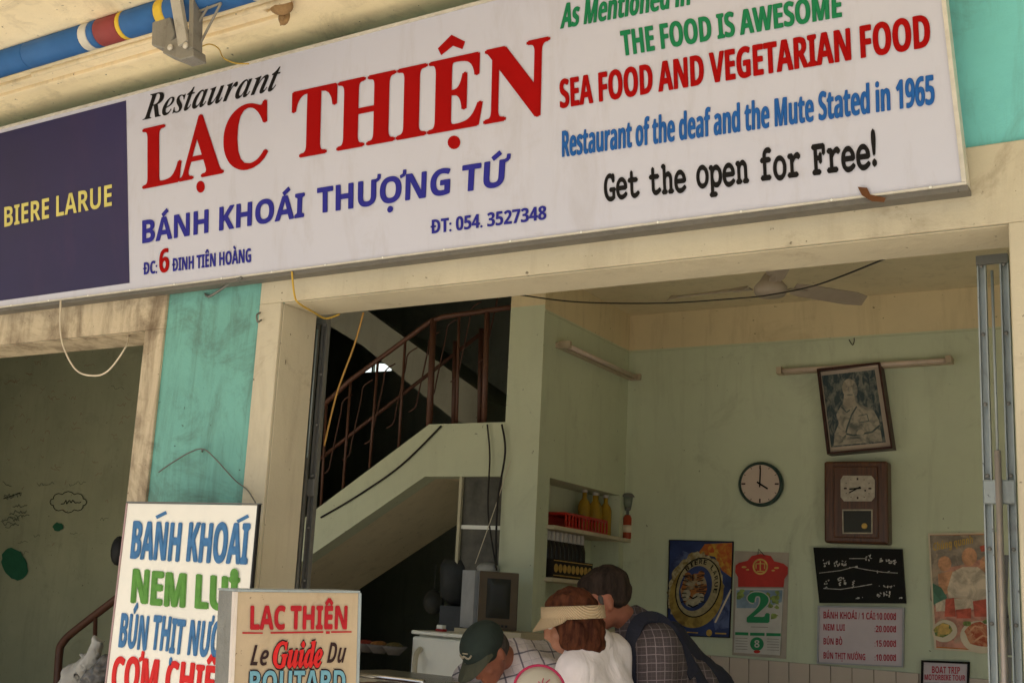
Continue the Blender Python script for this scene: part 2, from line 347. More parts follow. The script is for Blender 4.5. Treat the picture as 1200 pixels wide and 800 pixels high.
def lettering(s, sty, plane, quad, mat, parent, name='lettering', off=.002, embolden=0.0, jit=0.0, space=.9, track=0.0):
    """quad: photo pixels of baseline-left, baseline-right, captop-left, captop-right of the line of text, laid on its plane"""
    V, F, H = layout(s, sty, jit, space, track)
    x0 = min(v[0] for v in V); x1 = max(v[0] for v in V)
    bl, br, tl, tr = [plane.px(*q, off) for q in quad]
    def mp(a, c):
        u = (a - x0) / (x1 - x0); v = c / H
        p = bl.lerp(br, u); q = tl.lerp(tr, u); return p + (q - p) * v
    verts, faces = [], []
    ex, ey = embolden if isinstance(embolden, tuple) else (embolden, embolden)
    shifts = [(0, 0)] + ([(ex, 0), (-ex, 0)] if ex else []) + ([(0, ey), (0, -ey)] if ey else [])
    for k, (dx, dy) in enumerate(shifts):
        b = len(verts); verts += [mp(a + dx, c + dy) + plane.n * (.0004 * k) for a, c in V]; faces += [tuple(i + b for i in f) for f in F]
    me = bpy.data.meshes.new(name); me.from_pydata(verts, [], faces); me.update()
    return link(name, me, mat, parent)
def flat(plane, pts, off=.002, nseg=None):
    return [plane.px(x, y, off) for x, y in pts]
def patch(name, plane, polys, mat, parent, off=.002):
    """flat print: polygons given by photo pixels on a plane"""
    b = MB()
    for i, pts in enumerate(polys): b.face([plane.px(x, y, off + i * .00005) for x, y in pts])
    o = b.build(name, mat, parent)
    return tag(o, kind='stuff') if len(polys) > 1 else o
def blob(cx, cy, rx, ry, n=16, rot=0, wob=0.0):
    out = []
    for k in range(n):
        a = 2 * math.pi * k / n; r = 1 + random.uniform(-wob, wob); x, y = rx * r * math.cos(a), ry * r * math.sin(a)
        out.append((cx + x * math.cos(rot) - y * math.sin(rot), cy + x * math.sin(rot) + y * math.cos(rot)))
    return out
def stroke_px(pts, wd):
    out = []
    for (x0, y0), (x1, y1) in zip(pts, pts[1:]):
        l = math.hypot(x1 - x0, y1 - y0) or 1; nx, ny = -(y1 - y0) / l * wd / 2, (x1 - x0) / l * wd / 2
        out.append([(x0 + nx, y0 + ny), (x1 + nx, y1 + ny), (x1 - nx, y1 - ny), (x0 - nx, y0 - ny)])
    return out
def curve_pts(pts, n=8):
    P = [Vector(p) for p in pts]; out = []
    for i in range(len(P) - 1):
        p0, p1, p2, p3 = P[max(i - 1, 0)], P[i], P[i + 1], P[min(i + 2, len(P) - 1)]
        for k in range(n):
            t = k / n; out.append(.5 * ((2 * p1) + (p2 - p0) * t + (2 * p0 - 5 * p1 + 4 * p2 - p3) * t * t + (3 * p1 - p0 - 3 * p2 + p3) * t ** 3))
    out.append(P[-1]); return out
UX, UZ = (1, 0, 0), (0, 0, 1)

# ------------------------------------------------------------------ dimensions of the place
D = 3.5                     # facade plane
XL, XR = -3.044, -.437      # main opening
ZL = 2.711                  # its head
WT = .21                    # wall thickness
YB, XW = 7.0, -3.11         # back wall and left wall of the eating room
ZC = 3.48                   # ceiling
XO = -3.81                  # right edge of the left opening
YP = 5.82                   # pillar and staircase face

# ------------------------------------------------------------------ ground
def struct(b, name, mat): return tag(b.build(name, mat), kind='structure')
g = MB(); g.face([(-400, -400, -.15), (400, -400, -.15), (400, 400, -.15), (-400, 400, -.15)]); struct(g, 'ground', M['asphalt'])
g = MB(); g.box(-40, 40, -1.2, D - .1, -.4, 0); struct(g, 'pavement', M['pave'])
g = MB()
for i in range(60): g.box(-40 + i * 1.34, -40 + i * 1.34 + 1.325, -1.4, -1.203, -.4, .004)
struct(g, 'kerb', M['kerb'])
g = MB(); g.box(-13, 3.4, D - .1, 10.6, -.4, .012); struct(g, 'floor', M['floor'])

# ------------------------------------------------------------------ the house
house = thing('shophouse', (-3, D, 0), 'turquoise and cream shophouse with open shopfronts above the pavement', 'building')
XQ = 0.15; XR2 = 2.7        # second bay, unseen, added on the right to let light into the room
b = MB()
b.box(-13.2, -9.5, D, D + WT, .02, ZL - .25).box(XR + .002, XQ, D, D + WT, .02, ZL).box(XR2, 3.6, D, D + WT, .02, ZL)  # left opening widened out of view to let more light into the hall
b.box(-13.2, 3.6, D, D + WT, ZL + .002, 5.6).box(-13.2, -9.5, D, D + WT, ZL - .248, ZL)
b.build('front_wall', M['turq'], house)
MB().box(XO + .001, XL - .003, D - .003, D + WT - .01, .02, 3.2).build('pillar', M['turq_old_shaded'], house)
# cream surrounds, 18 mm proud
f = MB(); F0 = D - .018
f.box(-6.75, XL - .0015, F0, D + .001, ZL + .0, ZL + .19) if False else None
lt = atY(203, 340, F0).z
def frame(x0, x1, name):
    m = MB(); m.box(x0 - .11, x1 + .11, F0, D - .001, ZL, ZL + .235); m.build(name, M['cream'], house)
m = MB()
m.box(XL - .115, XR + .3, F0, D - .001, ZL, ZL + .235)
m.box(XL - .115, XL, F0, D - .001, .02, ZL - .0005).box(XR, XR + .3, F0, D - .001, .02, ZL - .0005)
m.box(XL - .003, XL + .001, D - .001, D + WT, .02, ZL - .001)       # jamb reveal lining
m.box(XL + .001, XR, D - .001, D + WT + .003, ZL - .003, ZL + .001)
m.box(XR - .001, XR + .003, D - .001, D + WT, .02, ZL - .001)
m.bevel(.003, 1)
m.build('opening_surround', M['cream'], house)
m = MB()
m.box(-9.6, XO + .115, F0, D - .001, ZL - .06, ZL + .19).box(XO, XO + .115, F0, D - .001, .02, ZL - .0605)
m.box(XO - .001, XO + .003, D - .001, D + WT, .02, ZL - .061)
m.box(-9.5, XO - .001, D - .001, D + WT + .003, ZL - .063, ZL - .059)
m.bevel(.003, 1)
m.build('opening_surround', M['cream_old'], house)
# soffit slab over the pavement, its unseen outer part extended to shade the signs
b = MB(); SZ = 3.80
b.box(-12, 6, 0.9, D - .001, SZ, SZ + .14); b.box(-12, 6, 0.9, 1.0, SZ - .12, SZ - .001)
b.build('canopy_slab', M['soffit'], house)
m = MB()
for yy, hh in ((3.225, .022), (3.185, .012), (3.15, .02), (3.11, .010)):
    m.box(-6, -2.93 + (yy - 3.2) * .4, yy - .03, yy, SZ - hh, SZ - .0005)
m.bevel(.004, 2); m.build('moulding', M['soffit'], house)
# inside of the eating room
b = MB(); b.box(XW, 3.4, YB, YB + .2, 0.012, ZC + .4); wallb = b.build('back_wall', M['green'], house)
zg = 3.245
b = MB(); b.box(XW + .003, 3.4, YB - .006, YB - .001, zg, ZC - .001)
b.box(XW - .006, XW + .0025, YP + .004, YB - .001, zg + .001, ZC - .001); b.build('frieze_band', M['cream_in'], house)
b = MB(); b.box(XW + .003, 3.4, YB - .012, YB - .002, zg - .012, zg - .001); b.box(XW + .001, XW + .006, YP, YB - .013, zg - .012, zg - .001); b.build('picture_rail', M['pgreen'], house)
b = MB(); b.box(3.4, 3.6, D + WT, 10.6, 0.012, 5.4); b.build('side_wall', M['green'], house)
# wall between room and stair, with a recessed niche facing the room
NY0, NY1, NZ0, NZ1 = 5.97, 6.93, .9, 2.30; XP = -3.33
b = MB()
b.box(XP + .003, XW, YP + .02, NY0, .012, ZC).box(XP + .003, XW, NY1, YB, .012, ZC).box(XP + .003, XW, NY0, NY1, NZ1, ZC).box(XP + .003, XW, NY0, NY1, .012, NZ0).box(XP + .003, XP + .03, NY0, NY1, NZ0, NZ1)
b.build('room_side_wall', M['green'], house)
b = MB(); b.box(XP, XW + .002, YP, YP + .0195, 1.79, 3.27).build('pillar_face', M['pgreen'], house)
b = MB(); b.box(XP, XW + .002, YP, YP + .0195, .012, 1.7895).build('pillar_face', M['green'], house)
b = MB(); b.box(XP, XW + .002, YP, YP + .0195, 3.2705, ZC).build('pillar_face', M['cream_in'], house)
# ceilings
b = MB(); b.box(-13, 3.4, D + WT, YP, ZC, ZC + .15).box(XP, 3.4, YP + .0005, YB, ZC, ZC + .15); b.build('ceiling', M['ceilp'], house)
# stair hall shell
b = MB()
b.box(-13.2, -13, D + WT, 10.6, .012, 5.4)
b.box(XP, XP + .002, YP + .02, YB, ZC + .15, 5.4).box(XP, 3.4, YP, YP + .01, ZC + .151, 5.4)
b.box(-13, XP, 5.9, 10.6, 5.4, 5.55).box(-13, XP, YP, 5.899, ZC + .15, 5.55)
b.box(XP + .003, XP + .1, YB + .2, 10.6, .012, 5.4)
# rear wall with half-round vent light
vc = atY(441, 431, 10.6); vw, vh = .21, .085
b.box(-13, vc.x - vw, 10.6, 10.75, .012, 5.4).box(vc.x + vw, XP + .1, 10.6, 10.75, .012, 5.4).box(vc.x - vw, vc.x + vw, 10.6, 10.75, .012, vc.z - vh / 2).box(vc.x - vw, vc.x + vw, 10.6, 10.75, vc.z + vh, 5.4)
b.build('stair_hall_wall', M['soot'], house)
v = MB(); pts = [(vc.x - vw, 10.61, vc.z + vh), (vc.x + vw, 10.61, vc.z + vh), (vc.x + vw, 10.61, vc.z - vh / 2)]
pts += [(vc.x + vw * math.cos(a), 10.61, vc.z - vh / 2 + vh * 1.2 * math.sin(a)) for a in [math.pi * k / 12 for k in range(1, 12)]] + [(vc.x - vw, 10.61, vc.z - vh / 2)]
v.prism(pts, (0, .05, 0)); v.box(vc.x - .07, vc.x - .05, 10.605, 10.65, vc.z - vh / 2, vc.z + vh); v.build('vent_frame', M['soot'], house)
lm, lt_, lb_ = newmat('daylit_pane'); lb_.inputs['Emission Color'].default_value = (.9, 1, .97, 1); lb_.inputs['Emission Strength'].default_value = .9
MB().box(vc.x - vw, vc.x + vw, 10.66, 10.67, vc.z - vh / 2, vc.z + vh).build('vent_pane', lm, house)
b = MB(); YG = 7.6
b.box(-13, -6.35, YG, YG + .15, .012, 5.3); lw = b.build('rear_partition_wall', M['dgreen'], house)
b = MB(); b.box(-13.2, 3.6, D + WT + .001, 10.75, 5.56, 5.7); b.build('roof_slab', M['soot'], house)

# wainscot tiles: top rows piece by piece, the rest joined
zt = 1.372; tw, th_ = .115, .2
b = MB(); b.box(XW + .003, 3.4, YB - .008, YB - .001, .012, zt - .004); b.build('tile_bed', M['grout'], house)
tb = MB(); tb.box(0, tw - .004, 0, .008, 0, th_ - .004); tb.bevel(.0015, 1); tm = tb.mesh('tile'); tm.materials.append(M['tile'])
rest = MB(); n = int((3.4 - XW) / tw)
for r in range(7):
    for i in range(n):
        x = XW + .006 + i * tw; z = zt - (r + 1) * th_
        if z < .01: continue
        if r < 2 and x < 1.6:
            o = bpy.data.objects.new('tile', tm); sc.collection.objects.link(o); o.parent = wallb
            o.location = Vector((x + random.uniform(-.0006, .0006), YB - .015 - random.uniform(0, .001), z)) - ORG[wallb.name] + Vector((0, 0, 0))
        else: rest.box(x, x + tw - .004, YB - .015, YB - .009, z, z + th_ - .004)
o = rest.build('lower_tiles', M['tile'], wallb); tag(o, kind='stuff')

# graffiti and stains on the rear partition wall
GP = Plane((0, YG - .001, 0), UX, UZ)
def scribble(n, area, span, h, wd):
    out = []
    for _ in range(n):
        x = random.uniform(area[0], area[2]); y = random.uniform(area[1], area[3]); L = random.uniform(*span); p = []
        sl = random.uniform(-.2, .12); k = int(L / 1.6)
        for i in range(k): p.append((x + L * i / k + random.uniform(-.8, .8), y + sl * L * i / k + random.uniform(-h, h)))
        out += stroke_px(p, wd)
    return out
patch('graffiti', GP, scribble(34, (0, 405, 150, 560), (5, 16), 2.2, .4) + scribble(40, (2, 410, 150, 640), (2, 7), 3.0, .4), plain('red_marker', (.30, .17, .12), .8), lw, .002)
patch('graffiti', GP, scribble(8, (0, 420, 160, 650), (8, 24), 2.4, .5) + scribble(10, (0, 565, 22, 620), (10, 24), 3, .8), plain('faded_marker', (.16, .18, .13), .8), lw, .0045)
patch('graffiti', GP, scribble(1, (70, 588, 71, 589), (26, 27), 2.6, 1.0) + stroke_px([(60 + 20 * (1 + math.cos(a)) + 1.5 * math.cos(9 * a), 588 + 11 * math.sin(a) + 1.5 * math.sin(9 * a)) for a in [2 * math.pi * k / 48 for k in range(49)]], .9) + stroke_px([(4, 584), (24, 577)], 1.2), plain('black_marker', (.06, .07, .05), .8), lw, .007)
patch('green_stain', GP, [blob(17, 661, 14, 20, 26, -.45, .06), blob(68, 617, 6, 5, 14, 0, .12)], plain('green_patch', (.03, .14, .075), .8), lw, .010)

# ------------------------------------------------------------------ staircase
st = thing('staircase', (-4.6, 6.2, 0), 'green rendered staircase with brown railings behind the left of the main opening', 'staircase')
def sy(x, y): return atY(x, y, YP)
ta, tb_, tc_ = sy(375, 593), sy(503, 497), sy(592, 497)
ba, bb = sy(372, 645), sy(498, 558)
sl = (tb_.z - ta.z) / (tb_.x - ta.x); xend = -7.3
zt0 = ta.z + sl * (xend - ta.x); slb = (bb.z - ba.z) / (bb.x - ba.x); zb0 = ba.z + slb * (-6.6 - ba.x)
zb = max(bb.z, 2.29)
b = MB(); pts = [(xend, YP, max(zt0, .05)), (tb_.x, YP, tb_.z), (XP - .001, YP, tb_.z), (XP - .001, YP, zb), (bb.x, YP, zb), (-6.6, YP, zb0), (-6.75, YP, .02), (xend, YP, .02)]
b.prism(pts, (0, .12, 0)); b.build('parapet', M['pgreen'], st)
YF = YP + .121
b = MB(); lo = lambda x: bb.z + .012 + slb * (x - bb.x)
pts = [(bb.x, YF, lo(bb.x)), (-6.6, YF, lo(-6.6)), (-6.6, YF, lo(-6.6) + .10), (bb.x - .02, YF, lo(bb.x) + .10)]
b.prism(pts, (0, .85, 0)); b.build('flight', M['ceilp'], st)
b = MB(); b.box(bb.x + .001, XP - .001, YF, 7.7, zb + .012, zb + .12); b.build('landing', M['ceilp'], st)
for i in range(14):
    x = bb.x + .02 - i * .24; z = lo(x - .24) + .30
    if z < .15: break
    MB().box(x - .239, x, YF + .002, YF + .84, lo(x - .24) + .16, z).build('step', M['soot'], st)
# upper flight rising to the left behind
Y2 = 6.75
u = [atY(560, 457, Y2), atY(515, 425, Y2), atY(432, 365, Y2), atY(385, 330, Y2)]; l = [atY(560, 500, Y2), atY(532, 492, Y2), atY(495, 462, Y2), atY(425, 405, Y2), atY(370, 372, Y2)]
b = MB(); b.prism([*u, *l[::-1]], (0, .10, 0)); b.build('upper_stringer', paint('grey_render', (.30, .29, .22), (.12, .1, .07), .4), st)
b = MB(); b.prism([u[0] + Vector((0, .101, -.05)), u[2] + Vector((0, .101, -.05)), l[3] + Vector((0, .101, .05)), l[1] + Vector((0, .101, .02))], (0, .8, 0)); b.build('upper_flight', M['soot'], st)
# railing
def rail(name, pts, r, Y): return MB().tube([atY(x, y, Y) for x, y in pts], r, 8).build(name, M['rust'], st, True)
YR = YP + .06
rail('handrail', [(371, 482), (411, 445), (505, 376), (520, 371), (600, 360)], .016, YR)
rail('newel', [(508, 374), (503, 499)], .020, YR)
rail('newel', [(571, 366), (567, 499)], .017, YR)
for p in ([(475, 398), (467, 527)], [(443, 421), (433, 548)], [(411, 446), (402, 572)], [(538, 369), (535, 499)], [(383, 470), (376, 595)]): rail('baluster', p, .009, YR)
YR2 = YP + .75
rail('inner_handrail', [(372, 540), (420, 502), (567, 388)], .014, YR2)
rail('inner_newel', [(534, 400), (532, 500)], .02, YR2); rail('inner_newel', [(564, 385), (562, 500)], .018, YR2)
for x0 in (397, 421, 447, 473, 499, 520, 548, 580):
    yt = 520 - (x0 - 397) * .72
    rail('scroll_rod', [tuple(v)[:2] for v in curve_pts([(x0 + 16, yt - 58, 0), (x0 + 5, yt - 50, 0), (x0 + 2, yt - 34, 0), (x0 - 8, yt + 12, 0), (x0 - 12, yt + 30, 0), (x0 - 20, yt + 36, 0)], 4)], .005, YR2 - .2)
# lower start of the banister, seen through the left opening
MB().tube(curve_pts([atY(63, 905, 6.1), atY(66, 830, 6.1), atY(69, 770, 6.1), atY(74, 752, 6.1), atY(96, 732, 6.1), atY(175, 672, 6.1)], 6), .030, 10).build('lower_banister', M['rust'], st, True)
MB().tube([atY(112, 722, 6.1), atY(108, 850, 6.1)], .016, 8).build('baluster', M['rust'], st, True)

# ------------------------------------------------------------------ folding gates
def gate(x, Y, label, mat, z1, sp, wx, plates, rod):
    t = thing('folding_gate', (x, Y, 0), label, 'gate')
    for k in (0, 1):
        c = MB(); X = x + k * sp
        c.box(X - wx / 2, X + wx / 2, Y, Y + .004, .02, z1).box(X - wx / 2, X - wx / 2 + .004, Y - .018, Y - .0005, .02, z1).box(X + wx / 2 - .004, X + wx / 2, Y - .018, Y - .0005, .02, z1)
        c.build('channel', mat, t)
        for z in [z1 - .03 - .21 * i for i in range(12)]:
            MB().lathe([(.006, 0), (.006, .003), (.003, .005)], (X + .001, Y - .0185, z), (0, -1, 0), 10).build('rivet', M['dsteel'], t)
    for z in plates:
        MB().box(x - wx / 2, x + sp + wx / 2, Y - .0225, Y - .0185, z - .035, z + .035).bevel(.004, 1).build('pivot_plate', mat, t)
    MB().box(x - wx / 2, x + sp + wx / 2, Y - .03, Y - .019, z1 - .028, z1).build('top_bracket', M['dsteel'], t)
    MB().tube([(x + sp * .5, Y - .03, .05), (x + sp * .5, Y - .03, 2.12)], .009, 10).build('lock_rod', rod, t, True)
    MB().tube([(x + sp * .5, Y - .03, 2.121), (x + sp * .5, Y - .03, z1 - .05)], .004, 8).build('lock_rod', M['steel'], t, True)
    for i in range(6):   # folded lattice
        z = .12 + i * .285
        MB().bar((x + sp * .38, Y + .012, z), (x + sp * .62, Y + .012, z + .28), .004, .014).build('lattice_bar', M['dsteel'], t)
        MB().bar((x + sp * .62, Y + .018, z), (x + sp * .38, Y + .018, z + .28), .004, .014).build('lattice_bar', M['dsteel'], t)
    return t
g0, g1 = atY(1154, 420, 3.80).x, atY(1181, 420, 3.80).x; zpl = atY(1165, 577, 3.80).z
gate(g0, 3.80, 'pale grey steel folding gate drawn back against the right jamb', M['steel'], ZL - .002, g1 - g0, .024, (zpl, .9), plain('rod_steel', (.5, .45, .43), .4, .4))
g0, g1 = atY(367, 440, 3.78).x, atY(379, 440, 3.78).x
gate(g0, 3.78, 'dark grimy folding gate drawn back against the left jamb of the main opening', M['dsteel'], ZL - .002, g1 - g0, .030, (zpl, .9), M['dsteel'])

# ------------------------------------------------------------------ the big sign
SB = atY(1127, 214, 3.425); LEAN = .12
SP = Plane(SB, UX, (0, -LEAN, 1)); S = SP
sign = thing('shop_sign', SB, 'long white restaurant sign with red and blue lettering over the open shopfronts', 'sign')
def P(x, y, off=0): return SP.px(x, y, off)
x_l = -6.0
zt_ = P(560, 6); zb_ = SB
vt = (P(400, 48) - SB).dot(SP.v)
tr = SB + SP.v * vt; rtop = P(1103, 0); edge = (rtop - SB); edge = edge / edge.dot(SP.v); TR = SB + edge * vt
TLp = Vector((x_l, 0, 0)); BLq = SB + SP.u * (x_l - SB.x); TLq = BLq + SP.v * vt
back = Vector((0, .055, 0))
b = MB(); b.hexa([BLq, SB, SB + back, BLq + back, TLq, TR, TR + back * .9, TLq + back * .9]); b.build('cabinet', M['signw'], sign)
# aluminium edge trims
e = .014
b = MB(); n_ = SP.n * .006
R1, R2 = SB + SP.u * .013, TR + SP.u * .012
b.hexa([BLq - SP.v * .007 + n_, R1 - SP.v * .007 + n_, R1 - SP.v * .007 + back, BLq - SP.v * .007 + back, BLq + n_ - SP.v * .0008, R1 + n_ - SP.v * .0008, R1 + back - SP.v * .0008, BLq + back - SP.v * .0008]); b.build('bottom_trim', M['alu'], sign)
b = MB(); b.hexa([SB + SP.u * .001 + n_, R1 + n_, R1 + back, SB + SP.u * .001 + back, TR + SP.u * .001 + n_, R2 + n_, R2 + back * .9, TR + SP.u * .001 + back * .9]); b.build('side_trim', M['alu'], sign)
b = MB(); b.hexa([TLq + n_ + SP.v * .001, R2 + n_ + SP.v * .001, R2 + back + SP.v * .001, TLq + back + SP.v * .001, TLq + n_ + SP.v * .012, R2 + n_ + SP.v * .012, R2 + back + SP.v * .012, TLq + back + SP.v * .012]); b.build('top_trim', M['alu'], sign)
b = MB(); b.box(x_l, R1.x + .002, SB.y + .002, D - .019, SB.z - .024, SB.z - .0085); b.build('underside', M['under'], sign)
o = patch('torn_vinyl', SP, [[(1005, 219), (1016, 220), (1020, 228), (1038, 232), (1036, 237), (1022, 236), (1010, 229)]], plain('rusty_tear', (.12, .05, .02), .9), sign, .008)
for k in range(16):
    p_ = SB + SP.u * (-.08 - .27 * k) - SP.v * .003 + SP.n * .0065
    MB().lathe([(.004, 0), (.004, .0015), (.002, .003)], p_, SP.n, 8).build('screw', M['white'], sign)
# navy beer panel
a0, a1, a2, a3 = P(152, 331.5), P(148, 118), P(0, 156.5), P(0, 352.5)
k = (x_l + .02 - a2.x) / (a1.x - a2.x); a2e = a2 + (a1 - a2) * k; a3e = a3 + (a0 - a3) * ((x_l + .02 - a3.x) / (a0.x - a3.x))
b = MB(); b.face([a0 + n_ * .25, a1 + n_ * .25, a2e + n_ * .25, a3e + n_ * .25]); b.build('navy_panel', M['navy'], sign)
T = lambda s, sty, q, mat, **k: lettering(s, sty, SP, q, M[mat], sign, **k)
T('BIERE LARUE', 'sans', [(5, 266), (131, 241), (5, 243), (131, 216)], 'yel', off=.004)
T('Restaurant', 'serif_it', [(167, 141), (325, 105), (171, 112), (331, 74)], 'blk')
T('LAC', 'serif', [(168, 221), (313, 192), (168, 152), (313, 119)], 'red', embolden=(.018, .008))
T('THIEN', 'serif', [(342, 186), (641, 132), (344, 109), (643, 44)], 'red', embolden=(.018, .008))
patch('lettering', SP, [blob(235, 219, 5, 7), blob(532, 167, 7.5, 8)], M['red'], sign)
patch('lettering', SP, [[(513, 57), (517, 65), (531, 54), (542, 58), (545, 49), (529, 41)]], M['red'], sign)
T('BÁNH KHOÁI', 'sans', [(167, 285), (356, 254), (167, 259), (357, 226)], 'blue', embolden=.012)
T('THƯỢNG TỨ', 'sans', [(372, 250), (596, 217), (372, 221), (598, 186)], 'blue', embolden=.012)
T('ĐT: 054. 3527348', 'sans', [(505, 274), (640, 257), (505, 258), (640, 241)], 'blue', embolden=(.02, .004))
T('ĐC:', 'sans', [(168, 322), (184, 320), (168, 308), (184, 305)], 'blue', embolden=(.02, .004))
T('6', 'sans', [(187, 320), (198, 318), (187, 292), (198, 291)], 'red', embolden=(.02, .004))
T('ĐINH TIÊN HOÀNG', 'sans', [(202, 318), (294, 307), (202, 303), (294, 291)], 'blue', embolden=(.02, .004))
T('As Mentioned in', 'sans', [(657, 34), (808, 6), (660, 5), (809, -23)], 'grn', embolden=(.035, .008))
T('THE FOOD IS AWESOME', 'sans', [(730, 66), (986, 20), (727, 37), (985, -8)], 'grn', embolden=(.035, .008))
T('SEA FOOD AND VEGETARIAN FOOD', 'sans', [(657, 127), (1090, 55), (656, 94), (1088, 17)], 'red', embolden=(.035, .008))
T('Restaurant of the deaf and the Mute Stated in 1965', 'sans', [(659, 184), (1095, 122), (659, 154), (1094, 88)], 'blue2', embolden=(.035, .008))
T('Get the open for Free!', 'mono', [(709, 235), (1027, 195), (708, 206), (1025, 160)], 'blk', embolden=(.035, .024), jit=.02, space=1.5)

# ------------------------------------------------------------------ awning roller and bracket beneath the soffit
aw = thing('rolled_awning', (-3.6, 2.98, SZ - .12), 'rolled blue and yellow striped awning on its iron arm bracket under the soffit', 'awning')
cR = atY(215, 9, 2.93); zr = cR.z
cols = ['awnb', 'awnb', 'awnw', 'awnr', 'awnb', 'awny', 'awnb', 'awnb', 'awnw', 'awnb']
x = -5.9; seq = [('awnb', .5), ('awny', .05), ('awnb', .6), ('awnr', .1), ('awnb', .55), ('awnb', .36), ('awnw', .05), ('awnb', .04), ('awnr', .13), ('awny', .025), ('awnb', .19), ('awny', .05), ('awnb', .42), ('awnw', .05), ('awnb', .5), ('awny', .06), ('awnb', .5)]
for c_, wd in seq:
    MB().lathe([(.052, 0), (.056, .004), (.056, wd - .006), (.052, wd - .001)], (x, 2.93, zr), (1, 0, 0), 20).build('fabric_stripe', M[c_], aw, True); x += wd
bc = atY(196, 45, 2.92)
def Bq(px, py, Y): return atY(px, py, Y)
b = MB(); b.prism([Bq(178, 22, 2.9), Bq(198, 14, 2.9), Bq(205, 40, 2.9), Bq(196, 58, 2.9), Bq(177, 53, 2.9)], (0, .10, 0)); b.bevel(.004, 1); b.build('gearbox', M['bracket'], aw)
b = MB(); b.prism([Bq(194, 52, 2.86), Bq(206, 44, 2.86), Bq(226, 56, 2.86), Bq(227, 66, 2.86), Bq(211, 70, 2.86), Bq(190, 62, 2.86)], (0, .07, 0)); b.bevel(.003, 1); b.build('foot_plate', M['bracket'], aw)
MB().bar(Bq(205, -12, 2.86), Bq(216, 52, 2.86), .045, .02, (0, 1, 0)).build('arm', paint('pale_arm', (.45, .43, .38), None, .6, .6, .2, .2, scale=4), aw)
MB().bar(Bq(230, -5, 2.9), Bq(229, 60, 2.88), .022, .05, (0, 1, 0)).build('side_plate', M['bracket'], aw)
for q in (((230, 60), (259, 4)), ((225, 40), (244, 8)), ((232, 14), (259, 4))): MB().tube([Bq(*q[0], 2.9), Bq(*q[1], 2.9)], .005, 6).build('stay', M['bracket'], aw)
for q in ((218, 54), (200, 56)): MB().lathe([(.012, 0), (.012, .006), (.005, .01)], Bq(*q, 2.85), (0, -1, 0), 10).build('bolt', M['alu'], aw)
cp = MB()
for yy in (3.06, 3.10): cp.tube([(-4.3, yy, SZ - .02), (-2.8, yy, SZ - .02)], .012, 10)
tag(cp.build('cable_conduit', M['soffit'], None, True), 'pair of cream conduits along the soffit behind the rolled awning', 'conduit')
nb = MB(); nb.ball(atZ(330, 8, SZ - .02), (.05, .04, .03), 14, 10).ball(atZ(333, 20, SZ - .03), (.025, .02, .035), 12, 8).tube([atZ(331, 18, SZ - .04), atZ(329, 30, SZ - .06)], [.012, .003], 8)
me_o = nb.build('mud_nest', M['nest'], None, True); tag(me_o, 'lumpy tan mud nest stuck to the end of the soffit moulding', 'nest')
def wire(name, pts, r, mat, label, cat='wire'):
    return tag(MB().tube(curve_pts(pts, 8), r, 6).build(name, mat, None, True), label, cat)
wire('wire', [atZ(232, 57, SZ - .12), atZ(245, 52, SZ - .05), atZ(256, 57, SZ - .05), atY(262, 68, 3.15), atY(275, 74, 3.2), atY(292, 75, 3.24)], .0028, M['ywire'], 'thin yellow wire trailing from the awning bracket onto the sign top')
wire('wire', [atY(342, 318, 3.42), atY(345, 345, 3.44), atY(350, 355, 3.45), atY(368, 366, 3.6), atY(382, 373, 3.7), atY(398, 368, 3.72)], .004, M['ywire'], 'yellow wire hooked round the upper left corner of the main opening')
wire('wire', [atY(426, 366, 3.72), atY(415, 405, 3.74), atY(395, 460, 3.76), atY(380, 522, 3.78)], .004, plain('brownish_wire', (.36, .2, .05), .6), 'orange wire hanging slanting across the dark stair opening')
wire('wire', [atY(71, 352, 3.40), atY(72, 397, 3.42), atY(88, 432, 3.42), atY(110, 440, 3.42), atY(128, 433, 3.42), atY(148, 405, 3.42), atY(151, 390, 3.6)], .0042, M['wwire'], 'pale wire looping down below the lintel of the left opening')
wire('wire', [atY(606, 345, 3.9), atY(680, 354, 4.4), atY(780, 355, 4.8), atY(870, 349, 4.8), atY(905, 345, 4.7), atY(960, 333, 4.3), atY(1045, 300, 3.75)], .0032, M['wire'], 'black cable slung across under the ceiling past the fan')
wire('wire', [atY(376, 606, YP - .01), atY(420, 580, YP - .01), atY(470, 545, YP - .01), atY(517, 499, YP - .01)], .006, M['wire'], 'black cable draped along the front of the stair parapet')
wire('wire', [atY(571, 497, YP - .015), atY(574, 535, YP - .02), atY(572, 600, YP - .03), atY(582, 668, YP - .06)], .005, M['wire'], 'black cable dropping from the landing to the television')
wire('wire', [atY(588, 497, YP - .02), atY(592, 530, YP - .02), atY(583, 590, YP - .03), atY(581, 665, YP - .05)], .006, M['wire'], 'thicker black cable hanging beside the pillar edge')
wire('wire', [atY(598, 540, YP - .02), atY(580, 595, YP - .03), atY(557, 660, YP - .07)], .0025, M['wwire'], 'thin pale cord slanting across the cabinet door')
wire('wire', [atY(186, 553, D - .022), atY(200, 543, D - .022), atY(222, 530, D - .025), atY(238, 526, D - .03), atY(252, 537, D - .022), atY(275, 562, D - .022), atY(290, 574, D - .03), atY(300, 590, D - .06)], .0028, M['dsteel'], 'thin hanging wire looped over a nail above the hand painted menu board')
MB().tube([atY(240, 527, D), atY(238, 531, D - .05)], .004, 6)
nl = MB().tube([atY(237, 529, D + .01), atY(237, 527, D - .04)], [.005, .003], 6).build('nail', M['dsteel']); tag(nl, 'bent nail in the turquoise pillar holding the hanging wire', 'nail')
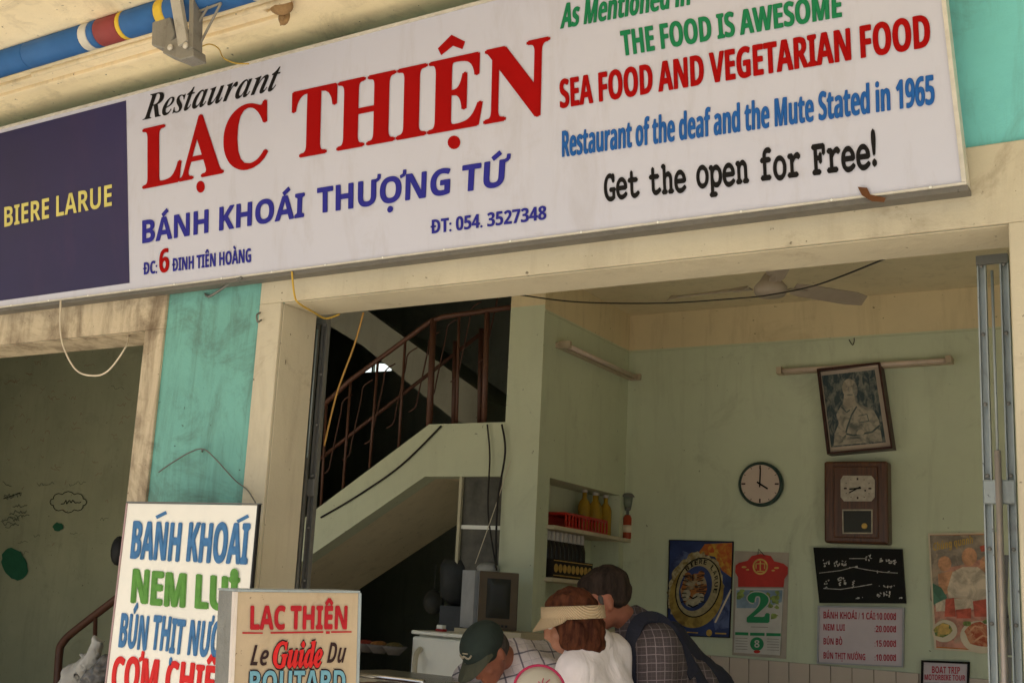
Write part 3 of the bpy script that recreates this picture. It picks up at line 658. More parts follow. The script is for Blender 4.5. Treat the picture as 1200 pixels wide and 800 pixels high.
br = MB().tube(curve_pts([atY(283, 325, D - .08), atY(268, 333, D - .05), atY(246, 347, D - .03), atY(240, 343, D + .01)], 5), .006, 6); tag(br.build('hook', M['dsteel'], None, True), 'rusty iron hook under the sign on the turquoise pillar', 'hook')
hk = MB().tube(curve_pts([atY(306, 366, D - .01), atY(301, 369, D - .05), atY(302, 377, D - .05), atY(306, 375, D - .02)], 5), .004, 6); tag(hk.build('hook', M['dsteel'], None, True), 'small iron hook at the edge between turquoise paint and cream surround', 'hook')

# ------------------------------------------------------------------ hand painted menu board
Y1 = 3.28; BP = Plane((0, Y1, 0), UX, UZ)
q = [BP.px(150, 589.5), BP.px(302, 592), BP.px(277, 868), BP.px(117, 868)]
bd = thing('menu_board', BP.px(200, 868), 'white hand painted menu board with blue, green and red dish names', 'sign')
MB().slab(q, BP.n, .016).build('panel', M['boardw'], bd)
MB().slab([q[1] + Vector((.001, -.004, .004)), q[1] + Vector((.009, -.004, .004)), q[2] + Vector((.009, -.004, 0)), q[2] + Vector((.001, -.004, 0))], BP.n, .014).build('edge_strip', M['black'], bd)
MB().slab([q[0] + Vector((-.006, -.004, .008)), q[1] + Vector((.014, -.004, .008)), q[1] + Vector((.014, -.004, .0045)), q[0] + Vector((-.006, -.004, .0005))], BP.n, .014).build('edge_strip', M['dsteel'], bd)
MB().slab([q[0] + Vector((-.008, -.003, 0)), q[0] + Vector((-.001, -.003, 0)), q[3] + Vector((-.001, -.003, 0)), q[3] + Vector((-.008, -.003, 0))], BP.n, .055).build('edge_strip', plain('mauve_trim', (.4, .28, .28), .6), bd)
T = lambda s, sty, q, mat, **k: lettering(s, sty, BP, q, M[mat], bd, **k)
T('BANH KHOAI', 'sans', [(153, 654), (289, 661), (157, 611), (293, 614)], 'hblue', embolden=(.04, .012), jit=.012)
patch('lettering', BP, stroke_px([(183, 606), (195, 600)], 4) + stroke_px([(278, 611), (291, 604)], 4), M['hblue'], bd)
T('NEM LUI', 'sans', [(154, 706), (279, 715), (157, 667), (280, 676)], 'hgreen', embolden=(.05, .015), jit=.012)
patch('lettering', BP, [blob(274.5, 673, 5, 7.5)], M['hgreen'], bd, .006)
T('BÚN THỊT NƯỚNG', 'sans', [(139, 757), (284, 773), (143, 718), (289, 732)], 'hblue', embolden=(.035, .012), jit=.02)
T('CƠM CHIÊN', 'sans', [(130, 809), (270, 822), (134, 768), (274, 782)], 'hred', embolden=(.035, .012), jit=.015)
T('BÚN BÒ', 'sans', [(127, 852), (200, 858), (130, 825), (203, 830)], 'hblue', embolden=.02, jit=.015)
b = MB(); b.slab([atY(140, 651, 3.36), atY(147, 651, 3.36), atY(128, 868, 3.36), atY(118, 868, 3.36)], (0, -1, 0), .03)
tag(b.build('side_board', plain('dusty_pink_board', (.36, .25, .24), .7)), 'narrow dusty pink board edge behind the left side of the menu board', 'board')
# trestle under the boards
tr_ = thing('stand', atY(200, 868, 3.3), 'dark steel stand carrying the hand painted menu board', 'stand'); pz = BP.px(200, 868)
for X in (q[3].x + .03, q[2].x - .03):
    MB().bar((X, Y1 + .025, 0), (X, Y1 + .025, pz.z - .001), .03, .03).build('leg', M['dsteel'], tr_)
MB().bar((q[3].x + .046, Y1 + .025, .3), (q[2].x - .046, Y1 + .025, .3), .03, .03).build('crossbar', M['dsteel'], tr_)

# ------------------------------------------------------------------ standing light box "Le Guide"
c0 = atD(278, 693, 3.05); hu = Vector((.50, .866, 0)).normalized()
nrm = Vector((hu.y, -hu.x, 0))
dr = ray(421.5, 694.5); t_r = (c0 - CAM).dot(nrm) / dr.dot(nrm); e_ = CAM + dr * t_r - c0
roll = math.atan2(e_.z, e_.dot(hu)); Rr = Matrix(((1, 0, 0), (0, 1, 0), (0, 0, 1)))
uu = hu * math.cos(roll) + Vector((0, 0, 1)) * math.sin(roll); vv = Vector((0, 0, 1)) * math.cos(roll) - hu * math.sin(roll)
GPn = Plane(c0, uu, vv)
A = c0; Bp = GPn.px(421.5, 694); wdt = (Bp - A).dot(GPn.u); 
Hh = .62; dep = .17
gb = thing('box_sign', A - GPn.v * Hh, 'tan box sign with red lettering and guidebook title beside the menu board', 'sign')
TLc, TRc = A, A + GPn.u * wdt; BLc, BRc = TLc - GPn.v * Hh, TRc - GPn.v * Hh
MB().slab([TLc, TRc, BRc, BLc], GPn.n, .01).build('face', M['boardt'], gb)
nn = -GPn.n
MB().slab([p + nn * .0105 for p in (TLc, TRc, BRc, BLc)], GPn.n, dep - .02).build('case', paint('dull_zinc', (.24, .24, .22), (.10, .09, .07), .7, .6, .3, .2, metallic=.2, scale=4), gb)
tW = plain('white_edge_trim', (.7, .62, .55), .4)
MB().slab([TLc - GPn.u * .008 + GPn.n * .003, TLc + GPn.u * .001 + GPn.n * .003, BLc + GPn.u * .001 + GPn.n * .003, BLc - GPn.u * .008 + GPn.n * .003], GPn.n, .02).build('edge_trim', tW, gb)
MB().slab([TRc - GPn.u * .004 + GPn.n * .003, TRc + GPn.u * .004 + GPn.n * .003, BRc + GPn.u * .004 + GPn.n * .003, BRc - GPn.u * .004 + GPn.n * .003], GPn.n, .02).build('edge_trim', M['steel'], gb)
MB().slab([TLc + GPn.v * .006 + GPn.n * .003, TRc + GPn.v * .006 + GPn.n * .003, TRc + GPn.v * .0005 + GPn.n * .003, TLc + GPn.v * .0005 + GPn.n * .003], GPn.n, dep).build('top_trim', M['steel'], gb)
T = lambda s, sty, q, mat, **k: lettering(s, sty, GPn, q, M[mat] if isinstance(mat, str) else mat, gb, **k)
T('LAC THIÊN', 'sans', [(293.5, 736.5), (406, 736), (294, 710), (407, 710)], 'hpurple', embolden=.025, space=.8)
patch('lettering', GPn, [[(284, 740), (308, 740.5), (308, 742), (284, 742)], [(317, 740), (379, 739), (379, 741), (317, 742)], [(388, 739), (412, 739), (412, 740.6), (388, 741)], [(382, 739), (386.5, 739), (386.5, 742), (382, 742)]], M['hpurple'], gb)
T('Le', 'sans_it', [(293, 779), (314, 779), (296, 755), (316, 756)], 'dbrown', off=.003)
T('Du', 'sans_it', [(383, 776), (404, 776), (385, 752), (407, 753)], 'dbrown', off=.003)
T('Guide', 'serif_it', [(320, 781), (377, 780), (321, 753), (378, 752)], 'dbrown', embolden=.075, off=.002)
T('Guide', 'serif_it', [(320, 781), (377, 780), (321, 753), (378, 752)], 'hred', embolden=.03, off=.0045)
T('ROUTARD', 'sans', [(292, 812), (404, 811), (293, 786), (405, 785)], 'dbrown', embolden=.06, off=.002)
T('ROUTARD', 'sans', [(292, 812), (404, 811), (293, 786), (405, 785)], 'lblue', embolden=.01, off=.0045)
gl = thing('stand', Vector((A.x, A.y, 0)), 'low steel trestle carrying the tan box sign', 'stand')
bz = min(BLc.z, BRc.z) - .02
for p in (BLc, BRc, BLc + nn * dep, BRc + nn * dep):
    MB().bar((p.x, p.y, 0), (p.x, p.y, p.z - .003), .025, .025).build('leg', M['dsteel'], gl)

# ------------------------------------------------------------------ things on the back wall
WP = Plane((0, YB, 0), UX, UZ)
def q4(pl, pts, off=0): return [pl.px(x, y, off) for x, y in pts]
def scaleq(pts, s):
    cx = sum(p[0] for p in pts) / 4; cy = sum(p[1] for p in pts) / 4
    return [(cx + (x - cx) * s, cy + (y - cy) * s) for x, y in pts]
def inset(pts, d):
    cx = sum(p[0] for p in pts) / 4; cy = sum(p[1] for p in pts) / 4
    return [(x + (d if x < cx else -d), y + (d if y < cy else -d)) for x, y in pts]
def framed(name, pts, label, cat, fmat, bmat, fw=2.2, t=.025, tilt=0.0):
    r = thing(name, WP.px(*pts[3], .03), label, cat)
    inn = inset(pts, fw)
    for i in range(4):
        j = (i + 1) % 4; quad = [pts[i], pts[j], inn[j], inn[i]]
        MB().slab(q4(WP, quad, t), WP.n, t - .004).build('frame_bar', M[fmat], r)
    MB().slab(q4(WP, inn, t * .6), WP.n, t * .6 - .005).build('print', M[bmat], r)
    return r
def lamp(a, b, nrm, label):
    nrm = Vector(nrm); r = thing('wall_lamp', a, label, 'lamp', 'unlit tube lamps on the walls'); d = (b - a).normalized()
    MB().bar(a + nrm * .02, b + nrm * .02, .03, .04, nrm).build('batten', M['lampw'], r)
    MB().tube([a + nrm * .06 + d * .03, b + nrm * .06 - d * .03], .013, 10).build('tube', M['tubew'], r, True)
    for p, s in ((a, 1), (b, -1)): MB().bar(p + nrm * .055 + d * .0 * s, p + nrm * .055 + d * .028 * s, .04, .07, nrm).build('lamp_holder', M['lampw'], r)
lamp(atY(915, 437, YB), atY(1118, 424, YB), (0, -1, 0), 'unlit tube lamp on the back wall above the tilted portrait')
lamp(atX(651, 404, XW), atX(737, 443, XW), (1, 0, 0), 'unlit tube lamp sloping down the left wall above the shelves')
pt = [(957, 432), (1031, 424), (1046, 525), (969, 532)]
r = framed('framed_portrait', pt, 'dark framed portrait of a man in a light tunic, hung askew', 'picture', 'frame', 'matte', 2.4, .095)
PP = Plane((0, YB - .0575, 0), UX, UZ)
pbg = mottle('print_foliage', (.045, .065, .07), (.20, .20, .17), 22, .45, .62, (1.6, 1, .8))
pcl = mottle('print_tunic', (.12, .125, .11), (.36, .32, .25), 16, .36, .55)
psk = mottle('print_face', (.27, .235, .185), (.40, .35, .27), 20, .4, .6)
patch('print', PP, [[(963, 440), (1025, 433), (1038, 518), (974, 524)]], pbg, r, .001)
patch('print', PP, [[(985, 476), (990, 470), (1003, 470), (1012, 475), (1024, 481), (1030, 492), (1034, 517), (977, 522), (978, 508), (983, 496), (980, 486)]], pcl, r, .002)
patch('print', PP, [[(989, 462), (1001, 461), (1003, 473), (995, 479), (988, 474)]], psk, r, .0026)
patch('print', PP, [blob(995.5, 455, 8.6, 11.5, 20, -.12)], psk, r, .0032)
patch('print', PP, [blob(1002, 456, 3, 8, 12, -.1), blob(996, 462.5, 4, 1.1, 10), blob(991.5, 453, 2, .8, 8), blob(998.5, 452.5, 2, .8, 8)] + stroke_px([(994.5, 453), (993.6, 458), (995.5, 459)], .8), M['photo_m'], r, .0038)
patch('print', PP, stroke_px([(1004, 476), (998, 486), (993, 500), (990, 512)], 1.8) + stroke_px([(986, 476), (992, 483), (996, 480)], 1.4) + stroke_px([(1006, 487), (1016, 485), (1018, 493), (1007, 495)], .9) + stroke_px([(983, 506), (1000, 510), (1022, 506), (1031, 498)], 2.0), M['photo_d'], r, .0044)
patch('print', PP, [blob(987, 508, 5, 3, 10, .3, .2), blob(1009, 506, 6, 3, 10, -.2, .2)], psk, r, .005)
# round clock
ctr = WP.px(893, 567.5); rad = (WP.px(919, 567) - WP.px(867, 567)).length / 2
ck = thing('round_wall_clock', ctr - Vector((0, 0, rad)), 'round wall clock with pale dial and dark green rim at four o\'clock', 'clock')
MB().lathe([(rad * .9, 0), (rad, .01), (rad * 1.0, .03), (rad * .93, .042), (rad * .87, .036), (rad * .86, .022)], ctr, (0, -1, 0), 40).build('rim', M['crim'], ck, True)
MB().lathe([(rad * .86, .0), (rad * .86, .0375)], ctr, (0, -1, 0), 40).build('dial', M['cface'], ck)
CP = Plane(ctr + Vector((0, -.0375, 0)), UX, UZ)
def clock_marks(pl, c, rr, parent, hands, ry=1.0, nums=True):
    m = MB()
    def seg(a, r0, r1, wd, off):
        d = Vector((math.sin(a), 0, math.cos(a) * ry)); n2 = Vector((math.cos(a), 0, -math.sin(a)))
        p0, p1 = c + d * r0 + pl.n * off, c + d * r1 + pl.n * off
        return [p0 + n2 * wd, p1 + n2 * wd, p1 - n2 * wd, p0 - n2 * wd]
    for i in range(12): m.face(seg(math.radians(30 * i), rr * (.66 if i % 3 == 0 else .76), rr * .84, .0045 if i % 3 == 0 else .0018, .0012))
    m.build('dial_marks', M['dbrown'], parent)
    for a, L, wd in hands: MB().slab(seg(math.radians(a), -.02, L * rr, wd, .006), pl.n, .002).build('hand', M['blk'], parent)
clock_marks(CP, ctr + Vector((0, -.0375, 0)), rad, ck, [(122, .42, .005), (2, .7, .0035)])
# wooden pendulum clock
wq = [(970, 543), (1045, 541), (1046, 640), (972, 638)]
wc = thing('pendulum_clock', WP.px(972, 638), 'brown wooden case clock with square dial and small pendulum window', 'clock')
A_, B_ = WP.px(971, 543), WP.px(1046, 639)
MB().box(A_.x, B_.x, YB - .10, YB - .001, B_.z, A_.z).bevel(.012, 2).build('case', M['wood'], wc)
MB().box(A_.x + .055, B_.x - .05, YB - .112, YB - .1005, B_.z + .03, A_.z - .03).bevel(.006, 2).build('door', M['wood'], wc)
YD = YB - .113; DP = Plane((0, YD, 0), UX, UZ)
dq = [(988, 557), (1021, 557), (1025, 562), (1025, 582), (1021, 587), (989, 587), (985, 582), (985, 562)]
b = MB(); b.prism([DP.px(*p, .006) for p in dq], (0, .005, 0)); b.build('dial', plain('brushed_dial', (.38, .33, .26), .4, .3, .2, 40), wc)
cc = DP.px(1005, 572, .006); clock_marks(DP, cc, .088, wc, [(262, .5, .004), (235, .62, .003)], .8)
MB().lathe([(.005, 0), (.005, .003)], DP.px(1014, 574.5, .006), (0, -1, 0), 10).build('winding_hole', M['blk'], wc)
iq = [(988, 598), (1021, 598), (1021, 623.5), (988.5, 623.5)]; io = [(986.8, 596.5), (1022.4, 596.5), (1022.4, 625), (987.3, 625)]
for i in range(4): j = (i + 1) % 4; MB().slab(q4(DP, [io[i], io[j], iq[j], iq[i]], .008), DP.n, .007).build('window_trim', M['photo_l'], wc)
MB().slab(q4(DP, iq, .003), DP.n, .002).build('window_pane', M['glass'], wc)
MB().lathe([(.016, 0), (.014, .003)], DP.px(1013, 616, .004), (0, -1, 0), 16).build('pendulum', M['gold'], wc)
# lacquer panel
lq = [(953, 641), (1057, 643), (1061.5, 706.5), (960, 706)]
lp = thing('lacquer_panel', WP.px(960, 706), 'black lacquer panel with mother of pearl village scenes below the wooden clock', 'picture')
MB().slab(q4(WP, lq, .04), WP.n, .02).build('panel', M['lacq'], lp)
LP = Plane((0, YB - .04, 0), UX, UZ); polys = []
def scatter(x0, x1, y, h, n, s):
    return [blob(random.uniform(x0, x1), y + random.uniform(-h, h), random.uniform(.5, s), random.uniform(.4, s), 6, random.uniform(0, 3), .3) for _ in range(n)]
polys += stroke_px([(960, 671), (985, 668), (1000, 664), (1015, 667), (1035, 670), (1052, 671)], .7) + stroke_px([(965, 689), (985, 690), (1005, 687), (1022, 684)], .8) + stroke_px([(995, 654), (1016, 654)], .7)
polys += scatter(962, 972, 659, 4, 10, 1.3) + scatter(977, 992, 660, 3, 16, 1.5) + scatter(1014, 1022, 653, 3, 8, 1.8) + scatter(1030, 1034, 655, 3, 6, 1.6) + scatter(1038, 1050, 658, 2.5, 14, 1.9) + scatter(966, 972, 684, 5, 10, 1.2) + scatter(982, 992, 682, 6, 18, 1.4) + scatter(998, 1001, 684, 4, 6, 1.2) + scatter(1028, 1044, 696, 3, 14, 2.0) + scatter(1030, 1052, 687, 1.5, 12, 1.0) + scatter(1003, 1012, 700, 1, 6, 1) + scatter(1054, 1058, 701, 2, 4, 1.4) + scatter(995, 1005, 665, 2, 6, 1) + scatter(1025, 1045, 669, 1.5, 8, .8)
patch('pearl_inlay', LP, polys, M['pearl'], lp, .001)
# price list
mq = [(958, 709), (1059.5, 711.5), (1058.5, 781.5), (957, 777)]
ml = framed('price_list', mq, 'small framed price list with four red lines under the lacquer panel', 'sign', 'grey', 'menup', 1.8, .03)
MP = Plane((0, YB - .0195, 0), UX, UZ)
T = lambda s, q: lettering(s, 'sans', MP, q, M['menur'], ml)
T('BÁNH KHOÁI / 1 CÁI:10.000đ', [(965, 724), (1050, 726), (965, 716), (1050, 718)])
T('NEM LUI', [(965, 738), (990, 738.5), (965, 730.5), (990, 731)]); T(':20.000đ', [(1025, 740), (1050, 740.5), (1025, 732.5), (1050, 733)])
T('BÚN BÒ', [(965, 754.5), (987, 755), (965, 747), (987, 747.5)]); T(':15.000đ', [(1025, 757), (1050, 757.5), (1025, 749.5), (1050, 750)])
T('BÚN THỊT NƯỚNG', [(965, 771), (1014, 773), (965, 763.5), (1014, 765.5)]); T(':10.000đ', [(1025, 773.5), (1050, 774), (1025, 766), (1050, 766.5)])
# boat trip sign
bq = [(1079.5, 773), (1136, 775), (1134, 845), (1078, 843)]
bs = framed('tour_sign', bq, 'dark framed boat trip and motorbike tour notice under the food poster', 'sign', 'blk', 'menup', 2.4, .03)
T = lambda s, q: lettering(s, 'sans', MP, q, M['menur'], bs)
T('BOAT TRIP', [(1092, 788), (1125, 789), (1092, 780), (1125, 781)]); T('MOTORBIKE TOUR', [(1083.5, 796), (1131, 797), (1083.5, 789.5), (1131, 790.5)])
patch('print', MP, [[(1083, 799.5), (1100, 799.5), (1100, 838), (1083, 838)], [(1103, 799.5), (1131, 800), (1131, 838), (1103, 838)]], M['photo_d'], bs, .002)
# food poster
fq = [(1087.5, 624.5), (1168, 623), (1172, 765), (1095, 760.5)]
fp = framed('food_poster', fq, 'faded poster of food dishes and a cook, partly behind the folding gate', 'poster', 'cream_p', 'orange', 2.0, .02)
FP = Plane((0, YB - .0135, 0), UX, UZ)
faded = [mottle('faded_%s' % n, tuple(x * .72 for x in c), tuple(min(1, x * 1.25) for x in c), 16, .38, .6, None, (.42, .32, .22) if n in ('rose', 'grey') else None) for n, c in (('rose', (.50, .24, .17)), ('cream', (.56, .46, .34)), ('grey', (.27, .22, .17)), ('red', (.48, .10, .06)), ('green', (.09, .20, .13)), ('orange', (.55, .28, .15)))]
patch('print', FP, [[(1090, 627), (1166, 626), (1169, 762), (1097, 757)]], faded[0], fp, .001)
patch('print', FP, [[(1090, 627), (1166, 626), (1166, 650), (1125, 662), (1092, 668)], blob(1100, 690, 10, 22, 12, 0, .15)], faded[2], fp, .0025)
patch('print', FP, [blob(1136, 652, 9, 11, 14), blob(1107, 660, 8, 9, 12), blob(1157, 660, 9, 10, 12), [(1099, 672), (1116, 668), (1118, 690), (1101, 700)]], faded[5], fp, .004)
patch('print', FP, [[(1110, 690), (1116, 670), (1128, 664), (1146, 664), (1156, 672), (1160, 700), (1112, 700)], [(1096, 703), (1166, 697), (1167, 712), (1097, 716)]], faded[1], fp, .0055)
patch('print', FP, [[(1093, 683), (1103, 688), (1110, 700), (1094, 708)]], faded[4], fp, .007)
patch('print', FP, [[(1108, 702), (1118, 700), (1120, 722), (1107, 722)], [(1140, 704), (1164, 700), (1165, 722), (1142, 722)], [(1120, 714), (1138, 712), (1138, 724), (1121, 724)], [(1148, 640), (1166, 634), (1166, 644), (1150, 646)]], faded[3], fp, .007)
patch('print', FP, [blob(1107, 739, 15, 13, 20, -.2), blob(1149, 746, 24, 19, 24, .2)], M['cream_p'], fp, .008)
patch('print', FP, [blob(1105, 738, 11, 8, 14, -.3, .1)], mottle('noodle_print', (.07, .15, .05), (.45, .33, .08), 30), fp, .0095)
patch('print', FP, [blob(1106, 737, 8, 6, 12, -.3, .25)], M['gold'], fp, .011)
patch('print', FP, [blob(1149, 743, 18, 14, 18, .2, .1)], mottle('shrimp_print', (.36, .07, .03), (.55, .24, .12), 28), fp, .0095)
patch('print', FP, stroke_px([(1134, 742), (1142, 733), (1152, 735)], 2) + stroke_px([(1140, 752), (1152, 744), (1162, 748)], 2) + stroke_px([(1134, 748), (1140, 742)], 1.5), faded[5], fp, .011)
patch('print', FP, [blob(1133, 730, 5, 3, 8, 0, .3), blob(1158, 728, 6, 3, 8, 0, .3)], M['pleaf'], fp, .011)
lettering('Chúng quanh', 'sans_it', FP, [(1094, 645), (1141, 636), (1093, 636), (1139, 627)], M['gold'], fp, off=.012)
# beer poster
tq = [(784, 632), (859.5, 634), (855, 747), (781, 744)]
tp = framed('beer_poster', tq, 'dark blue beer poster with a tiger head in a yellow oval on the back wall', 'poster', 'lacq', 'pblue', .9, .015)
TP = Plane((0, YB - .0095, 0), UX, UZ)
spark = [mottle('spark_%d' % i, c, c2, 18) for i, (c, c2) in enumerate([((.42, .08, .02), (.50, .22, .03)), ((.50, .30, .04), (.38, .10, .02))])]
patch('print', TP, [[(786, 660), (800, 645), (815, 650), (800, 668), (790, 690)], [(835, 720), (856, 690), (854, 735), (838, 738)]], mottle('poster_cloud', (.03, .04, .11), (.10, .13, .26), 12), tp, .0006)
patch('print', TP, [[(818, 648), (826, 637), (858, 635.5), (857, 676), (846, 668), (838, 652)]], spark[1], tp, .001)
patch('print', TP, [[(838, 637), (858, 636), (857, 668), (848, 660)], blob(833, 644, 4, 4, 10, 0, .3)], spark[0], tp, .002)
def oval(cx, cy, rx, ry, rot, n=40, wob=0): return blob(cx, cy, rx, ry, n, rot, wob)
R0 = .30
patch('emblem', TP, [oval(815, 690, 32, 43, R0, 60, .07)], mottle('foam', (.22, .16, .06), (.42, .36, .22), 30), tp, .003)
patch('emblem', TP, [oval(816, 697, 31, 39, R0)], mottle('dull_gold', (.12, .07, .02), (.36, .25, .06), 14, .3, .6), tp, .004)
patch('emblem', TP, [oval(818, 688, 26, 36, R0)], M['blk'], tp, .005)
patch('emblem', TP, [oval(818, 688, 24.5, 34.5, R0)], plain('dull_cream', (.34, .28, .15), .5, 0, .3, 30, 0), tp, .006)
patch('emblem', TP, [oval(815, 689, 18.5, 27, R0)], M['pblue'], tp, .007)
patch('tiger_head', TP, [oval(813, 690, 15, 20, R0, 26, .07), blob(806, 674, 4, 4, 8), blob(822, 672, 4, 4, 8)], mottle('tiger_orange', (.05, .03, .02), (.36, .13, .035), 30, .40, .50, (.5, 1, 1.6), (.30, .24, .14)), tp, .008)
patch('tiger_head', TP, [blob(804, 697, 5, 7, 10, .3, .1), blob(818, 700, 7, 6, 10, 0, .1), blob(811, 706, 8, 5, 10, 0, .1), blob(806, 684, 2.6, 1.5, 8), blob(819, 683, 2.6, 1.5, 8)], plain('tiger_white', (.33, .29, .2), .5, 0, .4, 50, 0), tp, .009)
st_ = []
for a in range(7):
    for s_ in (-1, 1): st_ += stroke_px([(812 + s_ * (5 + a * .6), 676 + a * 4.6), (812 + s_ * (12 + a * .3), 674 + a * 5.2)], 1.1)
st_ += stroke_px([(812, 672), (812, 680)], 1.4) + stroke_px([(808, 698), (812, 701), (817, 698)], 1.6) + stroke_px([(806, 708), (812, 711), (818, 708)], 1.6)
patch('tiger_head', TP, st_, M['blk'], tp, .010)
def arc_text(s, cx, cy, rx, ry, rot, a0, a1, h, mat, parent, plane, off):
    n = len(s)
    for i, ch in enumerate(s):
        if ch == ' ': continue
        a = math.radians(a0 + (a1 - a0) * (i + .5) / n); da = math.radians((a1 - a0) / n * .36)
        def pt_(aa, k): x, y = rx * k * math.sin(aa), -ry * k * math.cos(aa); return (cx + x * math.cos(rot) - y * math.sin(rot), cy + x * math.sin(rot) + y * math.cos(rot))
        lettering(ch, 'sans', plane, [pt_(a - da, 1), pt_(a + da, 1), pt_(a - da, 1 + h), pt_(a + da, 1 + h)], mat, parent, off=off)
arc_text('BIERE LARUE', 817, 688, 19.5, 28.5, R0, -62, 92, .2, M['blk'], tp, TP, .0085)
patch('print', TP, stroke_px([(838, 729), (857, 690)], 2), M['cream_p'], tp, .005)
patch('print', TP, [blob(831, 741, 3.5, 4, 12)] + stroke_px([(838, 741.5), (851, 742)], 1.6) + stroke_px([(803, 740), (818, 741)], 1.2), M['gold'], tp, .005)
# calendar
ca = thing('wall_calendar', WP.px(862, 770), 'tear off calendar with red header and big green number two beside the beer poster', 'calendar')
MB().slab(q4(WP, [(861, 645), (924.5, 647), (921, 771.5), (858, 767)], .006), WP.n, .005).build('backing_sheet', plain('backing_paper', (.38, .33, .27), .5, 0, .1), ca)
hdr = [(862, 662), (866, 659), (876, 656.5), (881, 651), (891, 648.5), (903, 651), (907, 657), (918, 660), (923, 664), (923, 672), (919, 678), (918, 687.5), (865, 687), (865, 676), (861.5, 670)]
b = MB(); b.prism([WP.px(x_, y_, .014) for x_, y_ in hdr], (0, .006, 0)); b.build('header', M['pred'], ca)
HP = Plane((0, YB - .014, 0), UX, UZ)
ring = blob(891, 663.5, 9, 9.5, 24); 
patch('emblem', HP, [blob(891, 663.5, 9, 9.5, 24)], M['gold'], ca, .0008); patch('emblem', HP, [blob(891, 663.5, 7, 7.5, 24)], M['pred'], ca, .0016)
patch('emblem', HP, stroke_px([(886, 666), (886, 660), (896, 660), (896, 666)], 1.3) + stroke_px([(891, 657), (891, 668)], 1.4) + stroke_px([(887, 669), (895, 669)], 1.3) + [blob(872, 664, 3, 1.2, 8), blob(910, 665, 3, 1.2, 8), blob(876, 667, 2, 1, 8), blob(906, 668, 2, 1, 8)], M['gold'], ca, .0024)
MB().slab(q4(WP, [(862.5, 688.5), (918, 689), (914, 767.5), (860, 764)], .022), WP.n, .014).build('page_block', M['paper'], ca)
KP = Plane((0, YB - .022, 0), UX, UZ)
patch('print', KP, [[(863, 691), (917, 691), (916, 705), (895, 712), (863, 712)]], M['pblu2'], ca, .0008)
patch('print', KP, [blob(random.uniform(866, 884), random.uniform(692, 700), 3, 2.4, 8, 0, .3) for _ in range(9)] + [blob(random.uniform(896, 911), random.uniform(693, 724), 3.2, 2.4, 8, 0, .4) for _ in range(20)], M['pleaf'], ca, .0016)
lettering('2', 'serif', KP, [(876, 728), (901, 728.5), (877, 696), (901, 697)], M['paper'], ca, 'big_number', .004, embolden=.05)
lettering('2', 'serif', KP, [(876, 728), (901, 728.5), (877, 696), (901, 697)], M['pgrn'], ca, 'big_number', .007, embolden=.02)
patch('print', KP, [[(861.5, 740), (877, 740.5), (877, 744), (861.5, 743.5)], [(879, 740.7), (896, 741), (896, 744.5), (879, 744.2)], [(898, 741), (915, 741.5), (915, 745), (898, 744.6)], blob(887, 754, 8, 8, 20)], M['pgrn'], ca, .0012)
lettering('8', 'sans', KP, [(884, 758), (890, 758), (884, 749.5), (890, 749.5)], M['paper'], ca, off=.002)
patch('print', KP, sum([stroke_px([(862, 747 + i * 3.2), (876, 747.6 + i * 3.2)], .6) + stroke_px([(899, 748 + i * 3.2), (913, 748.6 + i * 3.2)], .6) for i in range(5)], []) + stroke_px([(880, 734), (900, 734.5)], .7), M['photo_m'], ca, .0012)
patch('print', KP, [blob(887, 763, 4, 2, 10)], M['pred'], ca, .002)
MB().tube([WP.px(888, 650, .02), WP.px(889, 643, .004), WP.px(896, 651, .02)], .002, 5).build('hanger', M['wire'], ca)
# marks where things hung
mk = MB().tube(curve_pts([WP.px(995, 398, .012), WP.px(999, 404, .012), WP.px(1001, 400, .02), WP.px(1001, 396, .01)], 4), .003, 5); tag(mk.build('hook', M['wire'], None, True), 'tiny black wall hook above the portrait and tube lamp', 'hook')

# ------------------------------------------------------------------ ceiling fan
fc = atZ(903, 345, 3.14); fc = Vector((fc.x, fc.y, 3.14))
fn = thing('ceiling_fan', fc, 'off white three bladed ceiling fan in the main room', 'fan')
MB().lathe([(.02, -.010), (.066, -.006), (.078, .012), (.078, .036), (.05, .07), (.03, .1)], fc, (0, 0, 1), 28).build('motor_housing', M['fan'], fn, True)
MB().tube([fc + Vector((0, 0, .1)), Vector((fc.x, fc.y, ZC - .05))], .012, 10).build('down_rod', M['fan'], fn, True)
MB().lathe([(.06, 0), (.05, -.03), (.02, -.06)], Vector((fc.x, fc.y, ZC - .001)), (0, 0, 1), 20).build('canopy', M['fan'], fn, True)
tipA = atZ(1013, 363, 3.14); d0 = Vector((tipA.x - fc.x, tipA.y - fc.y, 0)); a0 = math.atan2(d0.y, d0.x); Lb = d0.length
for k in range(3):
    a = a0 + k * 2 * math.pi / 3; d = Vector((math.cos(a), math.sin(a), 0)); s_ = Vector((-math.sin(a), math.cos(a), 0))
    b = MB(); L = max(Lb, .55)
    sec = [(.13, .030), (.2, .045), (L * .85, .052), (L, .022)]
    top = [fc + d * r_ + s_ * w_ + Vector((0, 0, .045 - .018)) for r_, w_ in sec] + [fc + d * r_ - s_ * w_ + Vector((0, 0, .045 + .018)) for r_, w_ in sec[::-1]]
    b.prism(top, (0, 0, .004)); b.build('blade', M['fan'], fn)
    MB().bar(fc + d * .10 + Vector((0, 0, .04)), fc + d * .2 + Vector((0, 0, .043)), .035, .006).build('blade_arm', M['fan'], fn)

